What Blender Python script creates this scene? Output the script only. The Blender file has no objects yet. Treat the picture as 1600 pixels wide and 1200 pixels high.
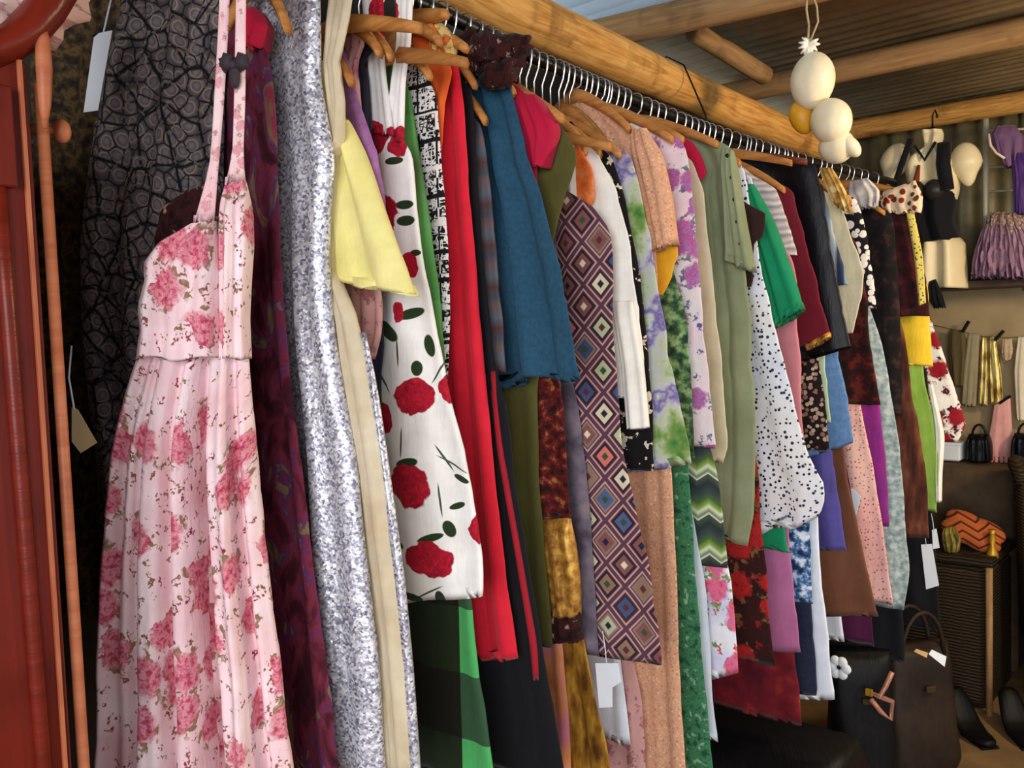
import bpy, bmesh, math, random
from mathutils import Vector, Matrix, noise as mnoise
random.seed(7)
S = bpy.context.scene
C = S.collection

# ------------------------------------------------------------------ camera
FPX, AZ, PITCH, ROLL, EYE = 1400.0, math.radians(41), math.radians(3.5), math.radians(1.9), 1.45
FW = Vector((-math.sin(AZ)*math.cos(PITCH), math.cos(AZ)*math.cos(PITCH), -math.sin(PITCH)))
RT = Vector((math.cos(AZ), math.sin(AZ), 0)); UP = RT.cross(FW)
R2 = RT*math.cos(ROLL) - UP*math.sin(ROLL); U2 = UP*math.cos(ROLL) + RT*math.sin(ROLL)
CO = Vector((0, 0, EYE))
cd = bpy.data.cameras.new('camera'); cam = bpy.data.objects.new('camera', cd); C.objects.link(cam)
cd.sensor_width = 36; cd.lens = FPX/1600*36; cd.clip_start = .02
M3 = Matrix((R2, U2, -FW)).transposed().to_4x4(); M3.translation = CO; cam.matrix_world = M3
S.camera = cam

# ------------------------------------------------------------------ world, light, exposure
w = bpy.data.worlds.new('world'); S.world = w; w.use_nodes = True
bg = w.node_tree.nodes['Background']; bg.inputs[0].default_value = (.80, .89, 1, 1); bg.inputs[1].default_value = .92
def area(name, loc, tgt, sx, sy, power, col):
    l = bpy.data.lights.new(name, 'AREA'); l.shape = 'RECTANGLE'; l.size = sx; l.size_y = sy; l.energy = power; l.color = col
    o = bpy.data.objects.new(name, l); C.objects.link(o); o.location = loc
    o.rotation_euler = (Vector(tgt)-Vector(loc)).to_track_quat('-Z', 'Y').to_euler(); return o
area('daylight_from_open_front', (1.3, -2.4, 1.9), (-1, 1.6, 1.1), 2.4, 1.8, 150, (.97, .98, 1))
def bulb(name, loc, power, col, r=.05):
    l = bpy.data.lights.new(name, 'POINT'); l.energy = power; l.color = col; l.shadow_soft_size = r
    o = bpy.data.objects.new(name, l); C.objects.link(o); o.location = loc; return o
bulb('warm_shop_lamp', (.45, 2.5, 1.8), 74, (1, .79, .50), .12)
S.view_settings.view_transform = 'Standard'; S.view_settings.look = 'None'
S.view_settings.exposure = 0.08; S.view_settings.gamma = 1; S.view_settings.use_curve_mapping = False

# ------------------------------------------------------------------ pixel helpers: a ray meets a plane that stands in the room
def ray(px, py): return FW*FPX + R2*(px-800) - U2*(py-600)
def H(px, py, ax, val):
    d = ray(px, py); return CO + d*((val-CO[ax])/d[ax])
class Plane:                      # vertical plane: origin, horizontal axis
    def __init__(s, o, a):
        s.o = Vector((o[0], o[1], 0)); s.a = Vector((a[0], a[1], 0)).normalized(); s.n = Vector((s.a.y, -s.a.x, 0))   # n points to the viewer
    def uv(s, px, py):
        d = ray(px, py); t = (s.o-CO).dot(s.n)/d.dot(s.n); p = CO+d*t
        return ((p-s.o).dot(s.a), p.z)
    def pt(s, u, z, n=0): return s.o + s.a*u + s.n*n + Vector((0, 0, z))
def YP(y): return Plane((0, y), (1, 0))
def DP(depth, px=800):            # plane square to the view at a depth
    c = CO + FW*depth + R2*((px-800)/FPX*depth); return Plane((c.x, c.y), (RT.x, RT.y))

# ------------------------------------------------------------------ object helpers
def tag(o, label=None, cat=None, group=None, kind=None):
    if label: o['label'] = label
    if cat: o['category'] = cat
    if group: o['group'] = group
    if kind: o['kind'] = kind
    return o
def empty(name, loc, label=None, cat=None, group=None, kind=None):
    o = bpy.data.objects.new(name, None); o.location = loc; o.empty_display_size = .05; C.objects.link(o)
    return tag(o, label, cat, group, kind)
bpy.context.view_layer.update()
def link(name, me, mat, parent=None, smooth=True):
    if mat: me.materials.append(mat)
    if smooth:
        for p in me.polygons: p.use_smooth = True
    o = bpy.data.objects.new(name, me); C.objects.link(o)
    if parent:
        o.parent = parent
        m = Matrix.Translation(parent.location) if parent.parent is None else Matrix.Translation(parent.parent.location)
        if parent.parent is None: o.matrix_parent_inverse = m.inverted()
    return o
class MB:
    def __init__(s): s.v = []; s.f = []; s.uv = []
    def add(s, vs, fs, uvs=None):
        b = len(s.v); s.v += [tuple(x) for x in vs]; s.f += [[i+b for i in f] for f in fs]
        s.uv += uvs if uvs else [(x[0]+x[1]*.7, x[2]) for x in vs]
    def box(s, c, d, rz=0, M=None):
        c = Vector(c); hx, hy, hz = d[0]/2, d[1]/2, d[2]/2
        bv = min(hx, hy, hz)*.18; vs = []
        for sz in (-1, 1):
            for (ix, iy, iz) in ((hx-bv, hy-bv, hz), (hx, hy, hz-bv)):
                pass
        R = M or Matrix.Rotation(rz, 3, 'Z')
        bm = bmesh.new(); bmesh.ops.create_cube(bm, size=1)
        for v in bm.verts: v.co = Vector((v.co.x*d[0], v.co.y*d[1], v.co.z*d[2]))
        bmesh.ops.bevel(bm, geom=bm.edges[:], offset=bv, segments=1, affect='EDGES')
        bm.verts.index_update()
        s.add([R@v.co+c for v in bm.verts], [[v.index for v in f.verts] for f in bm.faces]); bm.free(); return s
    def tube(s, pts, rad, n=8, cap=True):
        pts = [Vector(p) for p in pts]; m = len(pts); rr = rad if isinstance(rad, (list, tuple)) else [rad]*m
        vs = []; fs = []; up = Vector((.13, .31, .94)); L = 0; uvs = []
        for i, p in enumerate(pts):
            t = (pts[min(i+1, m-1)]-pts[max(i-1, 0)]).normalized()
            a = t.cross(up); a = a.normalized() if a.length > 1e-4 else Vector((1, 0, 0)); up = a.cross(t)*1.0; b = up.normalized()
            if i: L += (p-pts[i-1]).length
            for k in range(n):
                th = 2*math.pi*k/n; vs.append(p+(a*math.cos(th)+b*math.sin(th))*rr[i]); uvs.append((L, rr[i]*6.28*abs(k/n-.5)))
        for i in range(m-1):
            for k in range(n): fs.append([i*n+k, i*n+(k+1)%n, (i+1)*n+(k+1)%n, (i+1)*n+k])
        if cap: fs += [list(range(n-1, -1, -1)), list(range((m-1)*n, m*n))]
        s.add(vs, fs, uvs); return s
    def ell(s, c, r, nu=20, nv=12, M=None, fn=None):
        c = Vector(c); vs = []; fs = []
        for j in range(nv+1):
            ph = math.pi*j/nv
            for i in range(nu):
                th = 2*math.pi*i/nu; d = Vector((math.sin(ph)*math.cos(th), math.sin(ph)*math.sin(th), math.cos(ph)))
                k = fn(d) if fn else 1
                v = Vector((d.x*r[0], d.y*r[1], d.z*r[2]))*k
                vs.append((M@v if M else v)+c)
        for j in range(nv):
            for i in range(nu): fs.append([j*nu+i, (j+1)*nu+i, (j+1)*nu+(i+1)%nu, j*nu+(i+1)%nu])
        s.add(vs, fs); return s
    def build(s, name, mat, parent=None, smooth=True):
        me = bpy.data.meshes.new(name); me.from_pydata(s.v, [], s.f)
        uvl = me.uv_layers.new(name='UVMap'); li = [l.vertex_index for l in me.loops]
        flat = [0.0]*(2*len(li))
        for k, vi in enumerate(li): flat[2*k], flat[2*k+1] = s.uv[vi]
        uvl.data.foreach_set('uv', flat); me.update()
        return link(name, me, mat, parent, smooth)

# ------------------------------------------------------------------ material helpers
def srgb(h):
    if isinstance(h, str):
        h = h.lstrip('#'); h = [int(h[i:i+2], 16)/255 for i in (0, 2, 4)]
        return tuple(((c/12.92) if c <= .04045 else ((c+.055)/1.055)**2.4) for c in h)+(1,)
    return tuple(h)+(1,) if len(h) == 3 else h
class NT:
    def __init__(s, name, rough=.85, sheen=.15, metal=0, spec=.2):
        s.m = bpy.data.materials.new(name); s.m.use_nodes = True; s.t = s.m.node_tree; s.b = s.t.nodes['Principled BSDF']
        s.b.inputs['Roughness'].default_value = rough; s.b.inputs['Metallic'].default_value = metal
        s.b.inputs['Specular IOR Level'].default_value = spec
        s.b.inputs['Sheen Weight'].default_value = sheen*.3
        s.h = None
        u = s.n('ShaderNodeUVMap'); s.uv = u.outputs[0]
        s.obj = s.n('ShaderNodeTexCoord').outputs['Object']
    def n(s, t): return s.t.nodes.new(t)
    def l(s, a, b):
        if isinstance(a, (int, float)): b.default_value = a
        elif isinstance(a, (tuple, list, str)): b.default_value = srgb(a) if b.type == 'RGBA' else a
        else: s.t.links.new(a, b)
    def math(s, op, a, b=0, c=0):
        x = s.n('ShaderNodeMath'); x.operation = op; s.l(a, x.inputs[0]); s.l(b, x.inputs[1]); s.l(c, x.inputs[2]); return x.outputs[0]
    def mix(s, f, a, b, mode='MIX'):
        x = s.n('ShaderNodeMix'); x.data_type = 'RGBA'; x.blend_type = mode; s.l(f, x.inputs[0]); s.l(a, x.inputs[6]); s.l(b, x.inputs[7]); return x.outputs[2]
    def map(s, v, scale=(1, 1, 1), loc=(0, 0, 0), rot=0):
        x = s.n('ShaderNodeMapping'); s.l(v, x.inputs[0]); x.inputs['Scale'].default_value = scale if not isinstance(scale, (int, float)) else (scale,)*3
        x.inputs['Location'].default_value = loc; x.inputs['Rotation'].default_value = (0, 0, rot); return x.outputs[0]
    def noise(s, v, scale, detail=3, rough=.5, out=0, dist=0):
        x = s.n('ShaderNodeTexNoise'); s.l(v, x.inputs['Vector']); x.inputs['Scale'].default_value = scale; x.inputs['Detail'].default_value = detail
        x.inputs['Roughness'].default_value = rough; x.inputs['Distortion'].default_value = dist; return x.outputs[out]
    def vor(s, v, scale, feat='F1', rnd=1):
        x = s.n('ShaderNodeTexVoronoi'); x.feature = feat; x.voronoi_dimensions = '2D'; s.l(v, x.inputs['Vector']); x.inputs['Scale'].default_value = scale
        x.inputs['Randomness'].default_value = rnd; return x.outputs
    def ramp(s, f, stops, const=False):
        x = s.n('ShaderNodeValToRGB'); s.l(f, x.inputs[0]); r = x.color_ramp
        if const: r.interpolation = 'CONSTANT'
        while len(r.elements) < len(stops): r.elements.new(.5)
        for e, (p, c) in zip(r.elements, stops): e.position = p; e.color = srgb(c)
        return x.outputs[0]
    def step(s, f, t, soft=.02): # 1 where f<t
        x = s.n('ShaderNodeMapRange'); s.l(f, x.inputs[0]); s.l(s.math('ADD', t, soft) if not isinstance(t, (int, float)) else t+soft, x.inputs[1]); s.l(s.math('SUBTRACT', t, soft) if not isinstance(t, (int, float)) else t-soft, x.inputs[2])
        x.inputs[3].default_value = 0; x.inputs[4].default_value = 1; return x.outputs[0]
    def warp(s, v, scale, amt):
        c = s.noise(v, scale, 2, .5, 1); a = s.n('ShaderNodeVectorMath'); a.operation = 'SUBTRACT'; s.l(c, a.inputs[0]); a.inputs[1].default_value = (.5, .5, .5)
        b = s.n('ShaderNodeVectorMath'); b.operation = 'SCALE'; s.l(a.outputs[0], b.inputs[0]); b.inputs['Scale'].default_value = amt
        d = s.n('ShaderNodeVectorMath'); d.operation = 'ADD'; s.l(v, d.inputs[0]); s.l(b.outputs[0], d.inputs[1]); return d.outputs[0]
    def sep(s, v):
        x = s.n('ShaderNodeSeparateXYZ'); s.l(v, x.inputs[0]); return x.outputs
    def bump(s, h, strength=.3, dist=.002):
        x = s.n('ShaderNodeBump'); s.l(h, x.inputs['Height']); x.inputs['Strength'].default_value = strength; x.inputs['Distance'].default_value = dist
        s.l(x.outputs[0], s.b.inputs['Normal']); return s
    def done(s, col, cloth=True):
        if cloth:
            v = s.noise(s.uv, 26, 3, .6); col = s.mix(.35, col, s.ramp(v, [(.3, (.62, .62, .62)), (.7, (1, 1, 1))]), 'MULTIPLY')
        s.l(col, s.b.inputs['Base Color'])
        if cloth and not s.b.inputs['Normal'].is_linked:
            f = s.noise(s.map(s.uv, (1, .22, 1)), 55, 3, .6); g = s.noise(s.uv, 900, 1, .5)
            s.bump(s.math('ADD', f, s.math('MULTIPLY', g, .12)), .35, .006)
        return s.m
def solid(name, c, rough=.85, sheen=.08, metal=0, cloth=True, c2=None, sc=8):
    t = NT(name, rough, sheen if cloth else 0, metal)
    col = srgb(c)
    if c2: col = t.ramp(t.noise(t.uv if cloth else t.obj, sc, 4, .6), [(.35, c), (.65, c2)])
    else:
        r = t.n('ShaderNodeRGB'); r.outputs[0].default_value = srgb(c); col = r.outputs[0]
    return t.done(col, cloth)
def floral(name, base, blooms, leaf, sc=14, size=.36, leafsc=2.6, base2=None, dens=.75, petal=5):
    t = NT(name); b = t.ramp(t.noise(t.uv, 9, 2), [(.4, base), (.65, base2 or base)])
    # small sprigs
    v3 = t.vor(t.map(t.warp(t.uv, sc*8, .6/sc), (1, .75, 1)), sc*leafsc); m3 = t.step(v3['Distance'], .2, .06); pick = t.sep(v3['Color'])
    b = t.mix(t.math('MULTIPLY', m3, t.math('LESS_THAN', pick[0], .55)), b, t.mix(pick[1], leaf, blooms[0]))
    wv = t.warp(t.warp(t.uv, sc*3, .35/sc), sc*9, .22/sc); v = t.vor(wv, sc); rnd = t.sep(v['Color'])
    near = t.math('LESS_THAN', rnd[0], dens)
    lm = t.math('MULTIPLY', t.step(v['Distance'], size*1.15, .05), t.math('MULTIPLY', near, t.math('GREATER_THAN', t.noise(t.uv, sc*4, 2), .56)))
    b = t.mix(lm, b, leaf)
    bc = t.ramp(t.noise(t.uv, sc*7, 4, .7), [(.3+.4*i/max(1, len(blooms)-1), c) for i, c in enumerate(blooms)])
    b = t.mix(t.math('MULTIPLY', t.step(v['Distance'], size*.85, .06), near), b, bc)
    return t.done(b)
def dots(name, base, c, sc=60, size=.28, c2=None, rnd=1, dens=1, base2=None):
    t = NT(name); v = t.vor(t.warp(t.uv, sc*1.5, .12/sc), sc, rnd=rnd); p = t.sep(v['Color'])
    b = t.ramp(t.noise(t.uv, 7, 2), [(.4, base), (.65, base2 or base)])
    m = t.math('MULTIPLY', t.step(v['Distance'], t.math('MULTIPLY', size, t.math('ADD', .6, t.math('MULTIPLY', p[1], .6))), .04), t.math('LESS_THAN', p[0], dens))
    return t.done(t.mix(m, b, t.mix(p[2], c, c2 or c)))
def blotch(name, stops, sc=12, detail=3, stretch=(1, 1, 1), dist=0, rough=.85, const=False, metal=0, sheen=.15):
    t = NT(name, rough, sheen, metal); f = t.noise(t.map(t.uv, stretch), sc, detail, .55, 0, dist)
    f = t.math('MULTIPLY_ADD', t.math('SUBTRACT', f, .5), 1.9, .5)
    return t.done(t.ramp(f, stops, const))
def sequin(name, cols, sc=330, rough=.32, metal=.75, mottle=None):
    t = NT(name, rough, 0, metal, .5); v = t.vor(t.uv, sc); p = t.sep(v['Color'])
    col = t.ramp(p[0], cols)
    big = t.noise(t.uv, 16, 4, .65)
    if mottle: col = t.mix(t.step(big, .47, .09), col, mottle)
    else: col = t.mix(.55, col, t.ramp(big, [(.3, (.45, .45, .5)), (.7, (1, 1, 1))]), 'MULTIPLY')
    t.bump(t.math('ADD', p[1], t.math('MULTIPLY', t.noise(t.uv, 90, 2), .8)), .8, .004)
    return t.done(col, False)
def diamonds(name):
    t = NT(name); per = .072; q = t.map(t.uv, (1/per, 1/per*.92, 1), rot=0)
    x, y, _ = t.sep(q); a = t.math('ADD', x, y); b = t.math('SUBTRACT', x, y)
    fa = t.math('SUBTRACT', t.math('FRACT', a), .5); fb = t.math('SUBTRACT', t.math('FRACT', b), .5)
    d = t.math('MAXIMUM', t.math('ABSOLUTE', fa), t.math('ABSOLUTE', fb))
    cid = t.math('ADD', t.math('MULTIPLY', t.math('FLOOR', a), 3.37), t.math('MULTIPLY', t.math('FLOOR', b), 1.91))
    wn = t.n('ShaderNodeTexWhiteNoise'); wn.noise_dimensions = '1D'; t.l(cid, wn.inputs['W']); r = t.sep(wn.outputs['Color'])
    main = t.ramp(r[0], [(0, '#4a5478'), (.2, '#8a5450'), (.42, '#e0d0b0'), (.55, '#55608a'), (.68, '#96745e'), (.8, '#c0c09a'), (.92, '#d8746a')], True)
    core = t.ramp(r[1], [(0, '#23263f'), (.3, '#5a3038'), (.6, '#e8dcc0'), (.8, '#39543a')], True)
    mid = t.ramp(r[2], [(0, '#2c2434'), (.5, '#8d7a70'), (.75, '#3a2a38')], True)
    ax = t.math('ABSOLUTE', fa); bx = t.math('ABSOLUTE', fb)
    c = t.mix(t.step(d, .33, .01), '#5b3a46', t.mix(t.step(d, .25, .01), mid, main))
    c = t.mix(t.step(d, .10, .015), c, core)
    c = t.mix(t.math('GREATER_THAN', d, .37), c, '#cf9a8e'); c = t.mix(t.math('GREATER_THAN', d, .43), c, '#5a3e50')
    return t.done(c)
def chevron(name, stops, per=.075, zig=.05, amp=.016):
    t = NT(name); x, y, _ = t.sep(t.uv)
    tri = t.math('ABSOLUTE', t.math('SUBTRACT', t.math('FRACT', t.math('DIVIDE', x, zig)), .5))
    f = t.math('FRACT', t.math('DIVIDE', t.math('ADD', y, t.math('MULTIPLY', tri, amp*2)), per))
    return t.done(t.ramp(f, stops))
def stripes(name, stops, per, horiz=False, warp=.0):
    t = NT(name); x, y, _ = t.sep(t.warp(t.uv, 14, warp) if warp else t.uv)
    return t.done(t.ramp(t.math('FRACT', t.math('DIVIDE', y if horiz else x, per)), stops))
def script_print(name):
    t = NT(name); x, y, _ = t.sep(t.uv)
    row = t.math('FRACT', t.math('DIVIDE', y, .045)); col = t.math('FRACT', t.math('DIVIDE', x, .04))
    inside = t.math('MULTIPLY', t.math('GREATER_THAN', row, .16), t.math('GREATER_THAN', col, .1))
    st = t.math('MINIMUM', t.math('ABSOLUTE', t.math('SUBTRACT', t.noise(t.map(t.uv, (1, .35, 1)), 120, 1), .5)), t.math('ABSOLUTE', t.math('SUBTRACT', t.noise(t.map(t.uv, (.35, 1, 1), (5, 3, 0)), 120, 1), .5)))
    m = t.math('MULTIPLY', inside, t.step(st, .05, .015))
    band = t.math('GREATER_THAN', t.noise(t.map(t.uv, (0, 1, 1)), 26, 0), .56)
    c = t.mix(m, '#121014', '#e9e2e2'); c2 = t.mix(m, '#e4dcd8', '#17141a')
    return t.done(t.mix(band, c, c2))
def scales(name):
    t = NT(name, .7); v = t.vor(t.warp(t.uv, 30, .01), 44); d = v['Distance']
    e = t.n('ShaderNodeTexVoronoi'); e.feature = 'DISTANCE_TO_EDGE'; e.voronoi_dimensions = '2D'; t.l(t.warp(t.uv, 30, .01), e.inputs['Vector']); e.inputs['Scale'].default_value = 44
    ring = t.ramp(t.math('MULTIPLY', d, 1.6), [(0, '#7a7276'), (.3, '#6c6468'), (.48, '#585054'), (.6, '#9a887c'), (.72, '#6a605e'), (1, '#524a4e')])
    c = t.mix(t.step(e.outputs['Distance'], .05, .03), ring, '#17141a')
    big = t.n('ShaderNodeTexVoronoi'); big.feature = 'DISTANCE_TO_EDGE'; big.voronoi_dimensions = '2D'; t.l(t.warp(t.uv, 14, .02), big.inputs['Vector']); big.inputs['Scale'].default_value = 17
    c = t.mix(t.step(big.outputs['Distance'], .04, .02), c, '#0d0b10')
    c = t.mix(t.math('MULTIPLY', t.math('GREATER_THAN', t.noise(t.uv, 120, 1), .62), .5), c, '#85786c')
    t.bump(t.math('MULTIPLY', t.step(e.outputs['Distance'], .1, .1), -1), .4, .003)
    return t.done(c)
def plaid(name):
    t = NT(name); x, y, _ = t.sep(t.uv)
    def cell(v, off, per): return t.math('LESS_THAN', t.math('FRACT', t.math('DIVIDE', t.math('ADD', v, off), per)), .5)
    cx = cell(x, 1.005, .34); cy = cell(y, -.898+.432, .216)
    light = t.mix(cy, '#33563a', '#4fae62'); dark = t.mix(cy, '#17170f', '#1f2a17')
    skirt = t.mix(cx, dark, light)
    top = t.ramp(t.math('FRACT', t.math('DIVIDE', y, .3)), [(0, '#4d8a46'), (.4, '#5f9a55'), (.72, '#4a6a3c'), (.9, '#58914d')])
    return t.done(t.mix(t.math('GREATER_THAN', y, 1.10), skirt, top))
def rose_print(name, plane, roses, leaves, stems):
    t = NT(name); x, y, _ = t.sep(t.warp(t.uv, 42, .022)); x0, y0, _ = t.sep(t.uv)
    c = t.ramp(t.noise(t.uv, 6, 2), [(.35, '#f2eee9'), (.65, '#fbf9f7')])
    def ell(px, py, rx, ry, rot, X, Y):
        u, z = plane.uv(px, py); k = 1/ (FPX/((plane.pt(u, z)-CO).dot(FW)))
        dx = t.math('SUBTRACT', X, u); dy = t.math('SUBTRACT', Y, z); ca, sa = math.cos(rot), math.sin(rot)
        a = t.math('DIVIDE', t.math('ADD', t.math('MULTIPLY', dx, ca), t.math('MULTIPLY', dy, sa)), rx*k*1.35)
        b = t.math('DIVIDE', t.math('SUBTRACT', t.math('MULTIPLY', dy, ca), t.math('MULTIPLY', dx, sa)), ry*k)
        return t.math('ADD', t.math('MULTIPLY', a, a), t.math('MULTIPLY', b, b))
    for (px, py, rx, ry, rot) in stems: c = t.mix(t.step(ell(px, py, rx, ry, rot, x0, y0), 1, .3), c, '#4a5548')
    for (px, py, rx, ry, rot) in leaves: c = t.mix(t.step(ell(px, py, rx, ry, rot, x0, y0), 1, .12), c, '#26391f')
    rc = t.ramp(t.noise(t.uv, 70, 4, .7, 0, 1.5), [(.35, '#8d0f26'), (.55, '#b8152f'), (.7, '#c92a3e')])
    for (px, py, rx, ry) in roses: c = t.mix(t.step(ell(px, py, rx, ry, 0, x, y), 1, .06), c, rc)
    return t.done(c)
def wood(name, c1, c2, dark, rough=.55, sc=9, stretch=(.08, 1, 1)):
    t = NT(name, rough, 0); g = t.noise(t.map(t.uv, stretch), sc*10, 4, .6, 0, .6); k = t.noise(t.uv, sc, 3, .6)
    col = t.mix(t.math('MULTIPLY', t.step(k, .40, .06), .55), t.ramp(g, [(.3, c2), (.62, c1)]), dark)
    t.bump(g, .3, .004); return t.done(col, False)
def plain(name, c, rough=.5, metal=0, c2=None, sc=20, bump=.15):
    t = NT(name, rough, 0, metal, .4); n = t.noise(t.obj, sc, 4, .6)
    t.bump(n, bump, .004); return t.done(t.ramp(n, [(.35, c), (.65, c2 or c)]), False)

M_hang = wood('hanger_wood', '#c68a4c', '#a9692f', '#8a5226', .45)
M_hangd = wood('dark_hanger_wood', '#7a3f26', '#5a2a1a', '#3d1a12', .45)
M_steel = plain('steel_wire', '#cfd0d0', .25, .9)
M_black = plain('black_metal', '#111113', .4, .5)
M_card = plain('white_card', '#eef2f6', .6, 0, '#e2e8f2', 8, .02)
M_tan = plain('tan_card', '#cfae7c', .7, 0, '#bd9a66', 8, .02)

# ------------------------------------------------------------------ the shed
M_log = wood('peeled_log', '#cf9c56', '#a06828', '#5f3818', .7, 9)
M_raft = wood('rafter_timber', '#a88258', '#866440', '#5f452c', .75, 6)
M_tin = plain('weathered_tin', '#b09a74', .6, .1, '#94805c', 5, .1)
M_tinw = plain('dull_tin_wall', '#857a58', .55, .2, '#6a6044', 6, .1)
M_board = plain('beige_board', '#a8926c', .8, 0, '#96815c', 6, .1)
M_floor = plain('brown_floor', '#8a6c44', .75, 0, '#74583a', 7, .3)
M_dark = plain('dark_wall', '#3c342c', .8, 0, '#2d2620', 5, .1)
XW, YW = -1.62, 4.15
b = MB(); b.box((.5, .8, -.03), (4.6, 7, .06)); tag(b.build('floor', M_floor, None, False), 'brown earth coloured shop floor', kind='structure')
b = MB(); b.box((XW-.03, 1.2, 1.1), (.06, 6.2, 2.3)); tag(b.build('wall_left', M_dark, None, False), 'dark wall behind the clothes rack', kind='structure')
def corrugated(name, mat, parent, o, du, dv, nu, waves, amp, nrm, thick=.004):
    # sheet with corrugations running along dv
    o, du, dv, nrm = map(Vector, (o, du, dv, nrm)); b = MB(); vs = []; fs = []; k = nu*waves
    for side in (0, 1):
        for i in range(k+1):
            h = amp*math.sin(2*math.pi*waves*i/k) - side*thick
            for j in (0, 1): vs.append(o+du*(i/k)+dv*j+nrm*h)
    B = 2*(k+1)
    for i in range(k):
        fs.append([2*i, 2*i+2, 2*i+3, 2*i+1]); fs.append([B+2*i, B+2*i+1, B+2*i+3, B+2*i+2])
        fs.append([2*i, B+2*i, B+2*i+2, 2*i+2]); fs.append([2*i+1, 2*i+3, B+2*i+3, B+2*i+1])
    fs.append([0, 1, B+1, B]); fs.append([2*k, B+2*k, B+2*k+1, 2*k+1])
    b.add(vs, fs); return b.build(name, mat, parent)
wf = empty('wall_far', (0, YW, 0), 'far shop wall, tin above and beige board below', kind='structure')
zb = H(1540, 450, 1, YW).z
b = MB(); b.box((.4, YW+.02, zb/2), (4.2, .04, zb)); b.build('lower_board', M_board, wf, False)
for k in range(5):
    corrugated('corrugated_sheet', M_tinw, wf, (XW+k*.78, YW+.012-.004*(k % 2), zb-.02), (.80, 0, 0), (0, 0, 2.37-zb), 8, 9, .011, (0, -1, 0))
# roof: corrugations run down the slope, towards the rack side
def roofz(x): return 2.36+.01*(x+1.4)
rf = empty('ceiling', (0, 1.2, 2.36), 'corrugated tin roof seen from below', kind='structure')
tr = NT('translucent_sheet', .4, 0); tr.b.inputs['Base Color'].default_value = srgb('#d3e0e8'); tb = tr.n('ShaderNodeBsdfTranslucent'); tb.inputs[0].default_value = srgb('#e6eef2')
mx = tr.n('ShaderNodeMixShader'); mx.inputs[0].default_value = .75; tr.l(tr.b.outputs[0], mx.inputs[1]); tr.l(tb.outputs[0], mx.inputs[2]); tr.l(mx.outputs[0], tr.t.nodes['Material Output'].inputs[0])
x0, x1 = -1.75, 2.7
for (ya, yb, mat, nm) in ((-1.9, -1.1, M_tin, 'roof_sheet'), (-1.12, -.32, M_tin, 'roof_sheet'), (-.34, .46, M_tin, 'roof_sheet'), (.44, 1.42, M_tin, 'roof_sheet'), (1.4, 2.26, tr.m, 'skylight_sheet'),
                          (2.24, 2.96, M_tin, 'roof_sheet'), (2.94, 3.62, M_tin, 'roof_sheet'), (3.6, 4.25, M_tin, 'roof_sheet')):
    o = corrugated(nm, mat, rf, (x0, ya, roofz(x0)), (0, yb-ya, 0), (x1-x0, 0, roofz(x1)-roofz(x0)), 8, 10, .015, (0, 0, 1))
    if nm[0] == 's': o['label'] = 'pale blue see-through roof sheet'
def logpts(a, bb, n, r, seed, wob=.012):
    a, bb = Vector(a), Vector(bb); pts = []; rr = []
    for i in range(n):
        t = i/(n-1); p = a.lerp(bb, t); p += Vector((mnoise.noise((t*4, seed, 0)), mnoise.noise((t*4, seed, 5)), mnoise.noise((t*4, seed, 9))))*wob
        pts.append(p); rr.append(r*(1+.10*mnoise.noise((t*9, seed, 3))))
    return pts, rr
p0 = H(770, 5, 0, -1.22); p1 = H(1275, 231, 0, -1.22); d = (p1-p0)/(p1.y-p0.y)
a = p0+d*(-.2-p0.y); e = p1+d*.06
pts, rr = logpts(a, e, 60, .052, 1.3, .006); b = MB(); b.tube(pts, rr, 20)
lg = b.build('log_beam', M_log); tag(lg, 'thick yellow peeled log beam running above the clothes rail', kind='structure')
def rafter(A, B, z, r, seed, mat, label):
    a_, b_ = H(*A, 2, z), H(*B, 2, z); d_ = (b_-a_)/(b_.x-a_.x); a_ = a_+d_*(-1.6-a_.x); b_ = a_+d_*4.1
    pts, rr = logpts(a_, b_, 40, r, seed); b = MB(); b.tube(pts, rr, 16); tag(b.build('roof_rafter', mat), label, kind='structure')
rafter((985, 42), (1270, -20), 2.29, .042, 2.2, M_raft, 'rafter beside the blue roof sheet')
rafter((1180, 140), (1600, 50), 2.29, .042, 4.2, M_raft, 'middle rafter above the hanging white gourds')
rafter((1335, 203), (1600, 158), 2.28, .042, 6.2, M_log, 'rafter along the top of the far tin wall')
b = MB(); pts, rr = logpts(H(1085, 50, 2, 2.30), H(1195, 118, 2, 2.25), 8, .03, 8.1, .004); b.tube(pts, rr, 12); tag(b.build('roof_brace', M_raft), 'short brace between two rafters', kind='structure')

# ------------------------------------------------------------------ clothes rail
RX = -1.10
RODP = [(.25, 2.02), (.7, 2.015), (1.115, 1.995), (1.334, 1.967), (1.957, 1.93), (2.549, 1.924), (3.248, 1.936), (3.42, 1.94)]
def rodz(y):
    for (a, za), (b_, zb_) in zip(RODP, RODP[1:]):
        if y <= b_: t = max(0, (y-a)/(b_-a)); return za+(zb_-za)*t
    return RODP[-1][1]
rail = empty('clothes_rail', (RX, 1.8, 1.95), 'black metal clothes rail under the log beam, carrying all the hangers', 'clothes rail')
b = MB(); b.tube([(RX, .25+i*.0793, sum(rodz(.25+i*.0793+k*.1) for k in (-1, 0, 1))/3) for i in range(41)], .012, 10); b.build('rail_tube', M_black, rail)
for y in (.95, 2.05, 3.0):
    lz = (a+d*(y+.2)).z
    b = MB(); b.tube([(RX, y, rodz(y)-.012), (RX-.012, y, rodz(y)+.04), (-1.17, y, lz+.03), (-1.22, y, lz+.062), (-1.275, y, lz+.02)], 0.0022, 6); b.build('tie_wire', M_black, rail)

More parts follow.
